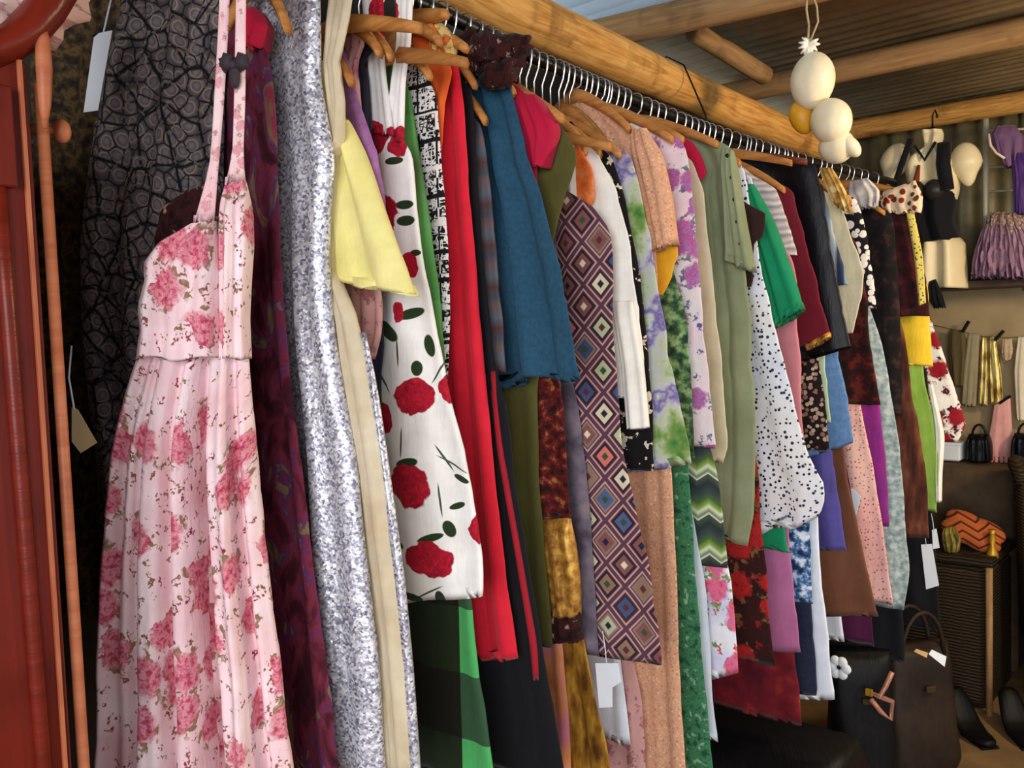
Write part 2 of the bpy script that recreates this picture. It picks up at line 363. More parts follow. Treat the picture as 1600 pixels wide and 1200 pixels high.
# ------------------------------------------------------------------ cloth building
def smooth_resample(pts, n):
    # chord-length resample of a polyline with Catmull-Rom
    P = [Vector((p[0], p[1])) for p in pts]; d = [0]
    for i in range(1, len(P)): d.append(d[-1]+max(1e-5, (P[i]-P[i-1]).length))
    out = []
    for k in range(n):
        s = d[-1]*k/(n-1); i = 0
        while i < len(d)-2 and d[i+1] < s: i += 1
        t = (s-d[i])/(d[i+1]-d[i]); p1_, p2_ = P[i], P[i+1]; p0_ = P[i-1] if i else p1_; p3_ = P[i+2] if i+2 < len(P) else p2_
        m1 = (p2_-p0_)*.5*.6; m2 = (p3_-p1_)*.5*.6
        out.append((2*t**3-3*t**2+1)*p1_+(t**3-2*t**2+t)*m1+(-2*t**3+3*t**2)*p2_+(t**3-t**2)*m2)
    return out
def sgnp(v, p): return math.copysign(abs(v)**p, v)
def loft(name, mat, parent, pl, L, R, b=.014, nf=3.0, amp=.007, n=46, nr=64, seed=0, off=0, pleats=(), flat=.15, hemwave=0.0, jag=0):
    """closed cloth tube between a left and a right outline that lie in plane pl; off moves it towards the viewer"""
    Ls = smooth_resample(L, n); Rs = smooth_resample(R, n); mb = MB(); rnd = random.Random(seed*7.3+1); ph = rnd.uniform(0, 6.28); ph2 = rnd.uniform(0, 6.28)
    vs = []; uvs = []
    for j in range(n):
        t = j/(n-1); c = (Ls[j]+Rs[j])/2; h = (Rs[j]-Ls[j])/2
        if h.length > .03: h = h*(1+.022*mnoise.noise((t*9, seed, 7))+.012*mnoise.noise((t*23, seed, 2)))
        bb = b*(.35+.65*min(1, t*5)); am = amp*(flat+(1-flat)*min(1, t*1.25))
        row = []
        for k in range(nr):
            th = 2*math.pi*k/nr; cx = sgnp(math.cos(th), .85); cy = sgnp(math.sin(th), .75)
            q = c+h*cx
            edge = 1-abs(cx)**6*.75
            wob = .35*mnoise.noise((cx*2.2, t*3, seed))
            fold = am*edge*(math.sin(nf*math.pi*(cx+.18*mnoise.noise((t*2.3, seed, 4))+.06*t)+ph)+.45*math.sin(nf*2.3*math.pi*cx+ph2+t*1.2)+wob)
            wr = .0035*min(1, amp/.006)*edge*(mnoise.noise((q.x*9, q.y*5, seed))+.6*mnoise.noise((q.x*26, q.y*9, seed+3)))
            nn = off+bb*cy*(1+.25*math.sin(nf*1.7*cx*3.1+ph2))+fold+wr
            for (pc, pdp, pw) in pleats: nn -= pdp*math.exp(-((cx-pc)/pw)**2)*min(1, t*2.5+.3)*(1 if cy > 0 else 0)
            z = q.y
            fade = max(0, (t-.88)/.12)
            z += fade*((hemwave or min(.004, amp*.5))*math.sin(nf*math.pi*cx+ph)+(jag*abs(((cx*4+ph) % 1)-.5) if jag else 0))
            p = pl.pt(q.x, z, nn); vs.append(p); row.append((q.x, nn, q.y))
        k0 = nr//4; ua = [0.0]*nr; ua[k0] = row[k0][0]     # cloth length measured from the middle of the front
        for dirn, cnt in ((-1, nr//2), (1, nr-1-nr//2)):
            for q_ in range(1, cnt+1):
                a1, a0 = row[(k0+dirn*q_) % nr], row[(k0+dirn*(q_-1)) % nr]
                ua[(k0+dirn*q_) % nr] = ua[(k0+dirn*(q_-1)) % nr]-dirn*math.hypot(a1[0]-a0[0], a1[1]-a0[1])
        uvs += [(ua[k], row[k][2]) for k in range(nr)]
    fs = []
    for j in range(n-1):
        for k in range(nr): fs.append([j*nr+k, (j+1)*nr+k, (j+1)*nr+(k+1) % nr, j*nr+(k+1) % nr])
    # turned-in hem and closed ends
    B = len(vs); cc = sum((vs[(n-1)*nr+k] for k in range(nr)), Vector())/nr
    for k in range(nr):
        p = vs[(n-1)*nr+k]; q = p.lerp(Vector((cc.x, cc.y, p.z)), .10)+Vector((0, 0, .012)); vs.append(q); uvs.append((uvs[(n-1)*nr+k][0], q.z))
    for k in range(nr): fs.append([(n-1)*nr+k, B+k, B+(k+1) % nr, (n-1)*nr+(k+1) % nr])
    fs.append([B+k for k in range(nr)]); fs.append(list(range(nr-1, -1, -1)))
    mb.add(vs, fs, uvs)
    me_o = mb.build(name, mat, parent); return me_o
def px(pl, pts): return [pl.uv(*p) for p in pts]

hook_cache = {}
def hanger(y, zc, half, drop, label, mat=M_hang, xc=RX, plane=None):
    """wooden hanger: two sloping arms as one shaped bar, and a steel hook over the rail"""
    hz = rodz(y); root = empty('clothes_hanger', (RX, y, zc), label, 'hanger', 'hangers on the rail')
    ax = plane.a if plane else Vector((1, 0, 0)); nx = Vector((ax.y, -ax.x, 0)); o = Vector((RX, y, 0))
    b = MB(); vs = []; fs = []; m = 15
    for i in range(m):
        s = -1+2*i/(m-1); zz = zc-drop*abs(s)**1.35; hh = .014*(1-.45*abs(s)); tt = .0065+.002*abs(s)
        base = o+ax*(s*half+(xc-RX)*.0)+Vector((0, 0, zz))+nx*(-.0)+nx*(.018*abs(s)**2)
        for (dz, dn) in ((hh, -tt*.6), (hh, tt*.6), (0, tt), (-hh, tt*.6), (-hh, -tt*.6), (0, -tt)): vs.append(base+nx*dn+Vector((0, 0, dz)))
    for i in range(m-1):
        for k in range(6): fs.append([i*6+k, i*6+(k+1) % 6, (i+1)*6+(k+1) % 6, (i+1)*6+k])
    fs += [[5, 4, 3, 2, 1, 0], [(m-1)*6+k for k in range(6)]]
    b.add(vs, fs); b.build('arm_bar', mat, root)
    b = MB(); r = .0165; pts = [(RX, y, zc+.008), (RX, y, max(zc+.012, hz-.045)), (RX+.012, y, hz-.022)]
    for i in range(9):
        th = -.3+i*(3.9/8); pts.append((RX+r*math.cos(th), y, hz+r*math.sin(th)))
    b.tube(pts, .0019, 6); b.build('hook', M_steel, root)
    return root

ALL = []
YS = [0.735, 0.855, 0.885, 0.91, 0.932, 0.975, 1.01, 1.035, 1.052, 1.08, 1.112, 1.135, 1.17, 1.2, 1.228, 1.252, 1.272, 1.298, 1.316, 1.335, 1.358, 1.383, 1.408, 1.435, 1.452, 1.47, 1.492, 1.512, 1.53, 1.55, 1.575, 1.588, 1.6, 1.625, 1.65, 1.672, 1.715, 1.755, 1.785, 1.815, 1.865, 1.905, 1.935, 1.965, 1.995, 2.022, 2.05, 2.09, 2.135, 2.185, 2.225, 2.245, 2.275, 2.315, 2.365, 2.39, 2.415, 2.455, 2.475, 2.505, 2.545, 2.6, 2.65, 2.72, 2.76, 2.8, 2.88, 2.95, 2.99, 3.06, 3.12, 3.22]      # places along the rail
def gap(y):
    d_ = [abs(q-y) for q in YS if abs(q-y) > 1e-4]; return min(d_) if d_ else .05
def garment(name, label, cat, mat, y, R, HL=None, b=.013, nf=2.5, amp=.006, xc=RX, ext=False, parts=(), hw=None, hang=True, neck=.05, jag=0, hemwave=0, short=None, hmat=None, hup=.012, Ltop=None, Lall=None, group='garments on the rail', pleats=()):
    pl = YP(y); seed = len(ALL)+1.0; ALL.append(name)
    k_ = min(1, .55*gap(y)/(b+.8*amp)); b *= k_; amp *= max(k_, .65)
    Rw = px(pl, R)
    if ext:
        Rw = [(min(-.985, Rw[0][0]-.03), rodz(y)-.15), (min(-.97, Rw[0][0]-.02), (rodz(y)-.15+Rw[0][1])/2)]+Rw
    xs, zs = Rw[0]; half = max(.06, xs-xc)
    zn = min(rodz(y)-.055, zs+.05+.22*half); zn = max(zn, zs+.012)
    zn = min(zn, rodz(y)-.035)
    Rf = [(xc+min(neck, half*.6), zn), (xc+half*.6, zs+(zn-zs)*.52)]+Rw
    Lf = [(2*xc-x, z) for x, z in Rf]
    if HL:
        u, z = pl.uv(*HL)
        # hem line through HL and the outer hem corner
        xr, zr = Rw[-1]; sl = (zr-z)/(xr-u) if abs(xr-u) > .02 else 0
        sl = max(-1.2, min(1.2, sl)); zl = zr-sl*(xr-Lf[-1][0])*.6
        Lf[-1] = (Lf[-1][0], zl)
    root = empty(name, (RX, y, zn), label, cat, group)
    loft('body', mat, root, pl, Lf, Rf, b, nf, amp, seed=seed, jag=jag, hemwave=hemwave, pleats=pleats)
    for p in parts:
        nm, pm, Lp, Rp = p[:4]; kw = dict(b=.012, nf=1.5, amp=.003, n=22, nr=36); kw.update(p[4] if len(p) > 4 else {}); lab = kw.pop('label', None)
        o = loft(nm, pm, root, pl, px(pl, Lp), px(pl, Rp), seed=seed+.37, **kw)
        if lab: o['label'] = lab
    if hang:
        hb = short or label
        hc = max(zn+hup-.004, zs+.02); hc = min(hc, rodz(y)-.03)
        if hang == 'show': hh = .20; dr = .055
        else: hh = min(.205, max(.09, half-.012)); dr = max(.02, (hc-zs)-.004)
        hanger(y, hc, hh, dr, 'wooden hanger holding the '+hb, hmat or M_hang)
    return root, pl

# ------------------------------------------------------------------ fabrics
F = {}
F['scales'] = scales('charcoal_scale_print')
F['brownlace'] = blotch('brown_olive_lace', [(.25, '#1c1510'), (.5, '#3a2c1c'), (.68, '#5a4526'), (.85, '#241a14')], 60, 4)
F['pink'] = floral('pink_rose_floral', '#eec8cd', ['#8a2040', '#c4506c', '#e39aa4', '#a03450'], '#8a7450', 15, .44, 4.2, '#f6dee2', .62)
F['strap'] = floral('pink_strap_floral', '#ecc0c4', ['#d78a97', '#e7b0b4'], '#b58a80', 40, .3, 2, '#f3d5d5', .5)
F['maroon'] = blotch('maroon_velvet', [(.1, '#241018'), (.36, '#4a1828'), (.52, '#742a3c'), (.64, '#552a55'), (.74, '#7a6844'), (.86, '#8a3448')], 22, 6, (1, .6, 1), .8, .97, False, 0, 0)
F['silver'] = sequin('silver_sequins', [(0, '#77748a'), (.3, '#b4b2c0'), (.65, '#e2e2ea'), (1, '#ffffff')], 300, .38, .3)
F['cream'] = solid('cream_lining', '#cbb896', .6, .2, 0, True, '#ddd0b4')
F['yellow'] = solid('pale_yellow_jersey', '#f0e48e', .9, .2, 0, True, '#f4eb9f')
F['purpleknit'] = solid('lilac_knit', '#8f5c8f', .95, .4, 0, True, '#a570a3', 60)
F['dustpink'] = floral('dusty_pink_print', '#c69490', ['#b06f70', '#a85a60'], '#7a5a58', 24, .3)
F['navy'] = solid('navy_cloth', '#17152a', .8, .2)
F['orange'] = solid('orange_cloth', '#e0561c', .8, .2, 0, True, '#e8702c')
F['script'] = script_print('black_white_script')
F['plaid'] = plaid('green_plaid')
F['red'] = solid('bright_red_jersey', '#d2182f', .75, .25, 0, True, '#de2138')
F['black'] = solid('black_cloth', '#101016', .8, .25)
F['darkred'] = solid('dark_red_cloth', '#a01a2a', .75, .25)
F['greyplaid'] = stripes('grey_brown_plaid', [(0, '#5d6570'), (.3, '#6f5a58'), (.5, '#4a4f5a'), (.75, '#5b3b3a'), (1, '#5d6570')], .07, True)
F['blue'] = solid('teal_blue_denim', '#254a62', .9, .1, 0, True, '#2c5670', 120)
F['fuzz'] = blotch('dark_brown_lace', [(.3, '#1c0a0a'), (.55, '#3d1614'), (.72, '#251010'), (.86, '#b88f80')], 45, 3)
F['crimson'] = solid('crimson_cotton', '#b8123a', .8, .25)
F['olive'] = solid('olive_cotton', '#4f4c22', .85, .2, 0, True, '#5b5629')
F['redgold'] = blotch('dark_red_gold_weave', [(.2, '#1f0a0a'), (.45, '#4a1210'), (.65, '#701c18'), (.86, '#a0683a')], 60, 3)
F['gold'] = blotch('gold_brocade', [(.2, '#7a4a18'), (.5, '#b57f34'), (.75, '#d9a84c')], 50, 4, rough=.4, metal=.3)
F['orangepink'] = blotch('orange_pink_satin', [(.2, '#c96a2a'), (.5, '#d98a5a'), (.75, '#d78090')], 9, 2, rough=.4)
F['goldskirt'] = blotch('golden_brown_satin', [(.2, '#5a3512'), (.5, '#9a6a20'), (.8, '#c79a3a')], 40, 4, (1, .4, 1), rough=.45, metal=.15)
F['aztec'] = diamonds('aztec_diamonds')
F['greyshade'] = blotch('grey_violet_shade', [(.25, '#4c424e'), (.6, '#6f6472'), (.85, '#85747c')], 20, 3)
F['orangeruffle'] = blotch('orange_ruffle', [(.2, '#d5511c'), (.55, '#ee7b3a'), (.8, '#f3a06a')], 25, 3)
F['white'] = solid('off_white_chiffon', '#efe9dc', .75, .3, 0, True, '#f7f4ec')
F['bwlace'] = blotch('black_cream_print', [(.42, '#120e10'), (.6, '#1d1618'), (.66, '#d8c8b0')], 40, 3, const=True)
F['hawaii'] = blotch('green_lilac_watercolour', [(.1, '#1f7a3c'), (.26, '#7fa050'), (.40, '#c4cca8'), (.52, '#c8c6cc'), (.62, '#7a68ac'), (.74, '#d4d6cc'), (.84, '#88a85a'), (.95, '#2f7f46')], 10, 4)
F['peach'] = dots('peach_dotted', '#d9a07c', '#e9c2a4', 170, .34, '#b77a64')
F['mustard'] = solid('mustard_cloth', '#e19a1c', .8, .2, 0, True, '#eeb02c')
F['leafy'] = blotch('green_leaf_print', [(.25, '#22382c'), (.45, '#3f5f40'), (.62, '#7a9a62'), (.8, '#a8bc88')], 42, 4)
F['greenlace'] = blotch('green_lace', [(.25, '#1d4a34'), (.5, '#3f7f56'), (.62, '#2a5f44'), (.8, '#7fb08a')], 55, 4)
F['violetfloral'] = floral('violet_white_floral', '#efe2e4', ['#6a4a9a', '#a884cc', '#c8487a', '#7fa8d0'], '#6a7a8a', 18, .48, 2.2, '#f2d0da', .8)
F['chevron'] = chevron('green_chevron', [(0, '#f0f0dc'), (.08, '#6d7d46'), (.2, '#dfe6c8'), (.28, '#8fae4a'), (.42, '#4f6a3a'), (.6, '#3f4a4a'), (.8, '#2c3836'), (.97, '#4a564c')], .082)
F['whitefloral'] = floral('white_bright_floral', '#f0eef4', ['#d8304a', '#e8708a', '#9a70c8'], '#5f9a4a', 13, .42, 2.2, '#c8c8ec', .7)
F['beige'] = solid('beige_linen', '#c7b795', .85, .2, 0, True, '#d3c6a8')
F['sage'] = solid('sage_green_cotton', '#7d8463', .85, .2, 0, True, '#8b9270', 6)
F['redfloral'] = floral('dark_red_floral', '#2e0e0c', ['#7a1216', '#a8201e', '#5a1012'], '#6a5430', 14, .45, 2, '#240a0a', .7)
F['dotted'] = dots('white_black_dotted', '#ece9e8', '#14141c', 84, .25, '#3a3f5a', 1, .7, '#dfe2ee')
F['emerald'] = solid('emerald_jersey', '#0f7a50', .85, .2, 0, True, '#138a5c')
F['mauve'] = solid('mauve_cotton', '#b0648f', .85, .25, 0, True, '#b86f9a')
F['burgorange'] = blotch('burgundy_orange_print', [(.2, '#4a0c18'), (.55, '#6e1220'), (.74, '#8a2a1c'), (.88, '#cf8a28')], 11, 3)
F['rosepink'] = solid('rose_pink_cotton', '#cf7f88', .85, .25)
F['bluefloral'] = blotch('blue_white_floral', [(.3, '#1c2c50'), (.48, '#3f6a9a'), (.6, '#9ab8d8'), (.75, '#e8eef6')], 48, 3)
F['denimdark'] = solid('dark_navy_denim', '#20243a', .9, .2, 0, True, '#282d44', 90)
F['whitejean'] = solid('white_denim', '#e6eaf4', .85, .2)
F['greyprint'] = stripes('pale_grey_print', [(0, '#cfc8c0'), (.3, '#8f8690'), (.5, '#dcd6cc'), (.7, '#a89aa0'), (1, '#cfc8c0')], .035, True, .03)
F['maroonplain'] = solid('wine_cotton', '#6a1424', .85, .25)
F['leather'] = solid('black_leather', '#0d0c12', .38, 0)
F['darkfloral'] = dots('dark_cream_floral', '#1d1414', '#cdb8a0', 75, .42, '#8a5a50', 1, .75)
F['mint'] = solid('mint_cloth', '#b8c8a4')
F['denim'] = solid('light_blue_denim', '#5a7fae', .9, .2, 0, True, '#6b90bd', 70)
F['violet'] = solid('violet_blue_cloth', '#4a4688', .8, .3, 0, True, '#5850a0')
F['brown'] = solid('brown_cotton', '#6f4430', .85, .2, 0, True, '#7b4e38')
F['bluestripe'] = stripes('blue_grey_stripe', [(0, '#8aa0b0'), (.45, '#b7c3c4'), (.6, '#2c3350'), (.9, '#3c4664'), (1, '#8aa0b0')], .05)
F['creamplain'] = solid('cream_cotton', '#ddd0ae', .85, .2)
F['bwdots'] = dots('black_white_spots', '#17121a', '#efe6dc', 45, .46, '#efe6dc', 1, .95)
F['darkredfloral'] = blotch('very_dark_red_floral', [(.3, '#1c0d0c'), (.55, '#38120f'), (.7, '#6a1a18'), (.85, '#33301a')], 26, 3)
F['pinkspeck'] = dots('pink_speckled', '#e3a9a4', '#8a4a4e', 85, .2, '#c0606a', 1, .6, '#e9bdb2')
F['magenta'] = solid('magenta_cloth', '#9a2a86', .8, .3, 0, True, '#7a2a80')
F['greyblue'] = blotch('grey_blue_lace', [(.25, '#7d9094'), (.5, '#9fb0b0'), (.75, '#c3cfcc')], 50, 4)
F['blackdress'] = blotch('black_dress_print', [(.3, '#0f0c0e'), (.6, '#191215'), (.82, '#3a2420')], 30, 3)
F['brownlong'] = blotch('reddish_brown_print', [(.3, '#3a1d16'), (.55, '#5a2e22'), (.8, '#7a4a34')], 24, 3, (1, .3, 1))
F['yellowbright'] = solid('bright_yellow_cloth', '#e8c02a', .8, .2, 0, True, '#f0cd3c')
F['lime'] = solid('lime_green_cloth', '#7aa03a', .8, .25, 0, True, '#92b552')
F['cowfloral'] = floral('white_red_black_floral', '#efe6de', ['#a01a2a', '#8a1424'], '#1c1618', 12, .44, 1.6, '#f4efe8', .7)
F['maroontop'] = blotch('dark_maroon_print', [(.3, '#1f090c'), (.55, '#3a0f16'), (.8, '#5a1a22')], 20, 3)
F['goldtie'] = dots('yellow_dotted_band', '#e6cf6a', '#6a5a2a', 70, .2)

# ------------------------------------------------------------------ front-facing garments at the near end of the rail
def facing(name, label, mat, depth, pxc, L, R, **kw):
    pl = DP(depth, pxc); c = pl.pt(0, 1.9); root = empty(name, c, label, kw.pop('cat', 'dress'), 'garments on the rail')
    n = kw.pop('pn', 'body'); loft(n, mat, root, pl, px(pl, L), px(pl, R), **kw); return root, pl
top = lambda x: [(x, -330)]
r, pl = facing('lace_dress', 'dark brown and olive lace dress between the red wardrobe and the charcoal dress', F['brownlace'], 1.40, 120,
   [(150, -160), (60, -120), (50, 100), (52, 400), (58, 700), (66, 960)], [(190, -160), (260, -120), (215, 100), (190, 400), (190, 700), (205, 960)], b=.02, nf=3, amp=.012)
r, pl = facing('scale_print_dress', 'charcoal dress with a cracked scale print, hanging behind the pink floral dress', F['scales'], 1.32, 240,
   [(255, -190), (215, -120), (192, 0), (168, 110), (150, 200), (136, 300), (128, 390), (130, 500), (140, 620), (152, 720), (160, 830)],
   [(300, -190), (335, -120), (352, 0), (352, 150), (350, 300), (352, 390), (352, 500), (352, 620), (355, 720), (358, 830)], b=.02, nf=2.2, amp=.014, n=44)
t_ = empty('price_tag', pl.pt(*pl.uv(165, 55)), 'blank white price tag hanging on the charcoal scale print dress', 'tag')
def card(root, pl, poly, mat, name='card', th=.0015, off=.02):
    uv = px(pl, poly); b = MB(); n = len(uv)
    vs = [pl.pt(u, z, off) for u, z in uv]+[pl.pt(u, z, off-th) for u, z in uv]
    b.add(vs, [list(range(n)), list(range(2*n-1, n-1, -1))]+[[i, i+n, (i+1) % n+n, (i+1) % n] for i in range(n)]); return b.build(name, mat, root, False)
plt = DP(1.27, 160); card(t_, plt, [(157, 66), (165, 59), (185, 55), (163, 178), (141, 181)], M_card)
b = MB(); p = plt.pt(*plt.uv(172, 58), .02); b.tube([p, p+Vector((.01, .01, .05)), p+Vector((.02, .03, .09))], .0012, 6); b.build('string', M_card, t_)
t_ = empty('cardboard_tag', plt.pt(*plt.uv(135, 650)), 'small tan cardboard tag beside the red wardrobe, below the white tag', 'tag')
card(t_, DP(1.12, 130), [(112, 636), (121, 640), (151, 692), (126, 708), (112, 690)], plain('pale_tan_card', '#e9cd98', .7), off=.0); b = MB(); pq = DP(1.12, 130); p = pq.pt(*pq.uv(116, 640)); b.tube([p, p+Vector((-.01, .0, .04)), p+Vector((-.02, .01, .08))], .0012, 6); b.build('string', M_card, t_)
r, pl = facing('lace_camisole', 'dark maroon lace top peeking out above the pink dress bodice', F['fuzz'], 1.235, 280, [(312, 292), (276, 308), (252, 330), (242, 380), (245, 470)], [(330, 290), (345, 304), (350, 330), (352, 380), (350, 470)], b=.014, nf=5, amp=.012, cat='camisole')
# pink floral strap dress
PP = DP(1.15, 330); pd_ = empty('floral_strap_dress', PP.pt(0, 1.9), 'long pink rose floral dress with thin straps, first on the rail', 'dress', 'garments on the rail')
loft('skirt', F['pink'], pd_, PP, px(PP, [(222, 540), (208, 575), (195, 620), (178, 700), (168, 790), (160, 900), (155, 1050), (150, 1230), (146, 1330)]),
     px(PP, [(388, 540), (391, 575), (395, 630), (404, 720), (416, 850), (430, 980), (446, 1100), (462, 1230), (470, 1330)]), b=.03, nf=4.0, amp=.014, n=50, nr=150, seed=3.1, flat=.25, pleats=((.24, .08, .07), (-.55, .022, .05), (.72, .02, .05), (-.15, .014, .06)))
loft('bodice', F['pink'], pd_, PP, px(PP, [(300, 352), (250, 384), (231, 412), (229, 440), (219, 478), (222, 515), (215, 560)]),
     px(PP, [(340, 346), (344, 372), (347, 410), (348, 440), (349, 478), (350, 515), (350, 560)]), b=.03, nf=1.6, amp=.006, n=30, nr=60, seed=4.4, off=.004)
loft('bodice', F['pink'], pd_, PP, px(PP, [(352, 290), (346, 320), (345, 380), (346, 440), (347, 500), (346, 560)]),
     px(PP, [(384, 282), (391, 320), (393, 380), (389, 440), (386, 500), (389, 560)]), b=.026, nf=1.2, amp=.004, n=26, nr=40, seed=5.4)
loft('strap', F['strap'], pd_, PP, px(PP, [(355, -330), (346, 0), (338, 150), (330, 260), (305, 352)]), px(PP, [(370, -330), (362, 0), (354, 150), (345, 260), (338, 352)]), b=.003, nf=1, amp=.001, n=20, nr=16, off=.008)
loft('strap', F['strap'], pd_, PP, px(PP, [(378, -330), (370, 0), (367, 150), (364, 240), (352, 292)]), px(PP, [(392, -330), (386, 0), (385, 150), (382, 240), (386, 292)]), b=.003, nf=1, amp=.001, n=20, nr=16, off=.004)
b = MB(); u, z = PP.uv(371, 108)
for s in (-1, 1): b.ell(PP.pt(u+s*.009, z+.004, .014), (.012, .008, .011), 12, 8, None, lambda d: 1+.2*math.sin(9*d.z+5*d.x))
b.ell(PP.pt(u, z-.012, .014), (.008, .006, .016), 10, 8); b.ell(PP.pt(u, z, .018), (.006, .006, .006), 8, 6); b.build('bow', solid('charcoal_ribbon', '#3a3136', .7), pd_)
hanger(PP.pt(0, 0).y+.01, rodz(.6)-.06, .17, .06, 'wooden hanger of the pink floral strap dress', plane=PP)

# ------------------------------------------------------------------ garments along the rail, near to far
G = garment
G('velvet_dress', 'long dark maroon velvet dress between the pink floral and silver sequin dresses', 'dress', F['maroon'], .745,
  [(415, 75), (428, 140), (434, 250), (440, 400), (452, 560), (466, 680), (482, 800), (500, 950), (518, 1090), (535, 1240)], b=.022, amp=.012, nf=3, xc=-1.19, hmat=M_hang, short='dark maroon velvet dress', hup=.03)
r, pl = G('sequin_dress', 'long silver sequinned dress with a cream lining', 'dress', F['silver'], .80,
  [(496, -40), (498, 60), (497, 130), (508, 185), (518, 250), (512, 330), (511, 420), (518, 520), (533, 620), (550, 720), (565, 850), (580, 1000), (590, 1100), (600, 1240)], b=.024, amp=.013, nf=3.2, xc=-1.16,
  parts=[('lining', F['cream'], [(498, -40), (490, 40), (488, 110), (500, 180), (505, 260), (500, 420), (505, 600), (530, 760), (560, 1000), (585, 1240)],
          [(534, -40), (527, 20), (511, 70), (508, 130), (524, 185), (506, 225), (488, 300), (486, 400), (512, 440), (538, 500), (562, 620), (582, 760), (602, 920), (617, 1070), (628, 1240)], dict(b=.010, off=-.022, amp=.004)),
         ('sequin_edge', F['silver'], [(540, 520), (552, 600), (570, 740), (592, 900), (608, 1060), (620, 1240)], [(548, 520), (564, 600), (584, 740), (606, 900), (622, 1060), (635, 1240)], dict(b=.006, off=-.026, amp=.001, nr=20))],
  short='silver sequinned dress')
G('yellow_tshirt', 'pale yellow t-shirt with a wide sleeve beside the silver dress', 't-shirt', F['yellow'], .855, [(520, 150), (530, 260), (505, 430), (505, 620)], b=.012,
  parts=[('sleeve', F['yellow'], [(532, 180), (520, 250), (514, 320), (510, 380), (509, 430)], [(545, 188), (580, 270), (608, 345), (632, 405), (652, 462)], dict(b=.022, amp=.004, nf=1.4, off=.004))], xc=-1.13, short='pale yellow t-shirt')
G('knit_tank_top', 'lilac knitted tank top behind the yellow sleeve', 'top', F['purpleknit'], .885, [(548, 108), (566, 175), (590, 240), (603, 330), (598, 420)], xc=-1.12, hang='show', short='lilac knitted tank top')
G('print_blouse', 'dusty pink print blouse below the yellow sleeve', 'blouse', F['dustpink'], .91, [(590, 440), (595, 480), (592, 525), (580, 560)], ext=True, short='dusty pink print blouse')
G('navy_skirt', 'navy skirt sliver left of the red rose dress', 'skirt', F['navy'], .932, [(592, 470), (597, 540), (588, 620), (585, 700), (582, 740)], ext=True, short='navy skirt')
yr = .975; plr = YP(yr)
F['roses'] = rose_print('white_red_rose_print', plr,
  [(607, 28, 22, 34), (598, 218, 16, 26), (628, 222, 14, 24), (617, 335, 16, 30), (600, 365, 12, 22), (648, 415, 12, 20), (637, 488, 9, 18), (656, 618, 30, 27), (604, 652, 22, 25), (708, 605, 18, 22), (652, 757, 34, 34), (682, 872, 36, 28), (612, 884, 9, 17), (640, 963, 26, 16), (752, 828, 14, 24), (590, 540, 8, 20), (556, 25, 12, 20), (742, 700, 10, 16)],
  [(652, 490, 18, 8, .2), (618, 517, 20, 12, -.5), (676, 540, 8, 18, .3), (600, 620, 8, 16, .3), (605, 746, 18, 9, 0), (600, 773, 15, 12, .8), (648, 722, 18, 8, .2), (618, 830, 8, 14, -.3), (628, 850, 17, 7, .1), (710, 825, 8, 14, .7), (685, 838, 20, 6, .3), (657, 930, 18, 6, -.1), (698, 935, 8, 14, .2), (625, 252, 12, 6, 0), (640, 320, 12, 7, 0), (642, 345, 12, 8, 0), (720, 790, 12, 5, .3), (725, 748, 12, 5, -.3), (620, 950, 8, 8, 0), (660, 575, 8, 12, 0), (655, 395, 8, 5, 0)],
  [(634, 550, 1.5, 22, 0), (640, 690, 1.5, 24, -.1), (700, 715, 1.5, 26, .7), (712, 725, 24, 1.5, -.4), (608, 590, 1.5, 30, .6), (680, 925, 26, 1.5, .5), (697, 780, 1.5, 26, .15), (690, 580, 1.5, 24, -.7)])
G('rose_print_dress', 'white halter dress printed with big red roses', 'dress', F['roses'], yr,
  [(612, 195), (640, 240), (650, 330), (661, 420), (676, 485), (690, 560), (702, 620), (722, 700), (744, 800), (750, 860), (753, 930)], HL=(620, 972), b=.026, nf=2.4, amp=.010, xc=-1.14, neck=.10,
  parts=[('halter_strap', F['roses'], [(572, -40), (578, 40), (585, 110), (592, 210)], [(606, -40), (608, 30), (610, 110), (624, 215)], dict(b=.006, amp=.002, off=.012)),
         ('halter_strap', F['roses'], [(616, -30), (620, 60), (612, 130), (602, 215)], [(645, -30), (641, 60), (632, 130), (630, 225)], dict(b=.006, amp=.002, off=.0))], short='white and red rose print dress', hang='show', hup=.05)
G('plaid_dress', 'green dress with a large plaid skirt below the rose print hem', 'dress', F['plaid'], 1.01, [(638, 140), (652, 220), (668, 330), (686, 460), (697, 600), (715, 800), (735, 940), (754, 1080), (774, 1240)], b=.018, amp=.008, xc=-1.13, short='green plaid dress')
G('script_print_shirt', 'black and white shirt printed with rows of characters', 'shirt', F['script'], 1.035, [(655, 88), (681, 150), (690, 250), (700, 380), (704, 500), (700, 600)], b=.012, xc=-1.13, short='black and white character print shirt')
G('orange_strap_top', 'orange strap top at the rail above the red garment', 'top', F['orange'], 1.052, [(672, 30), (692, 70), (706, 112), (696, 160), (690, 250)], b=.010, xc=-1.12, short='orange strap top')
G('red_dress', 'long plain bright red dress beside the teal blue skirt', 'dress', F['red'], 1.08, [(714, 92), (722, 150), (732, 270), (742, 400), (752, 520), (763, 640), (776, 760), (792, 910), (810, 1032)], HL=(756, 1042), b=.022, nf=3.4, amp=.012, xc=-1.15, pleats=((.38, .032, .10), (.70, .028, .08)), short='bright red dress')
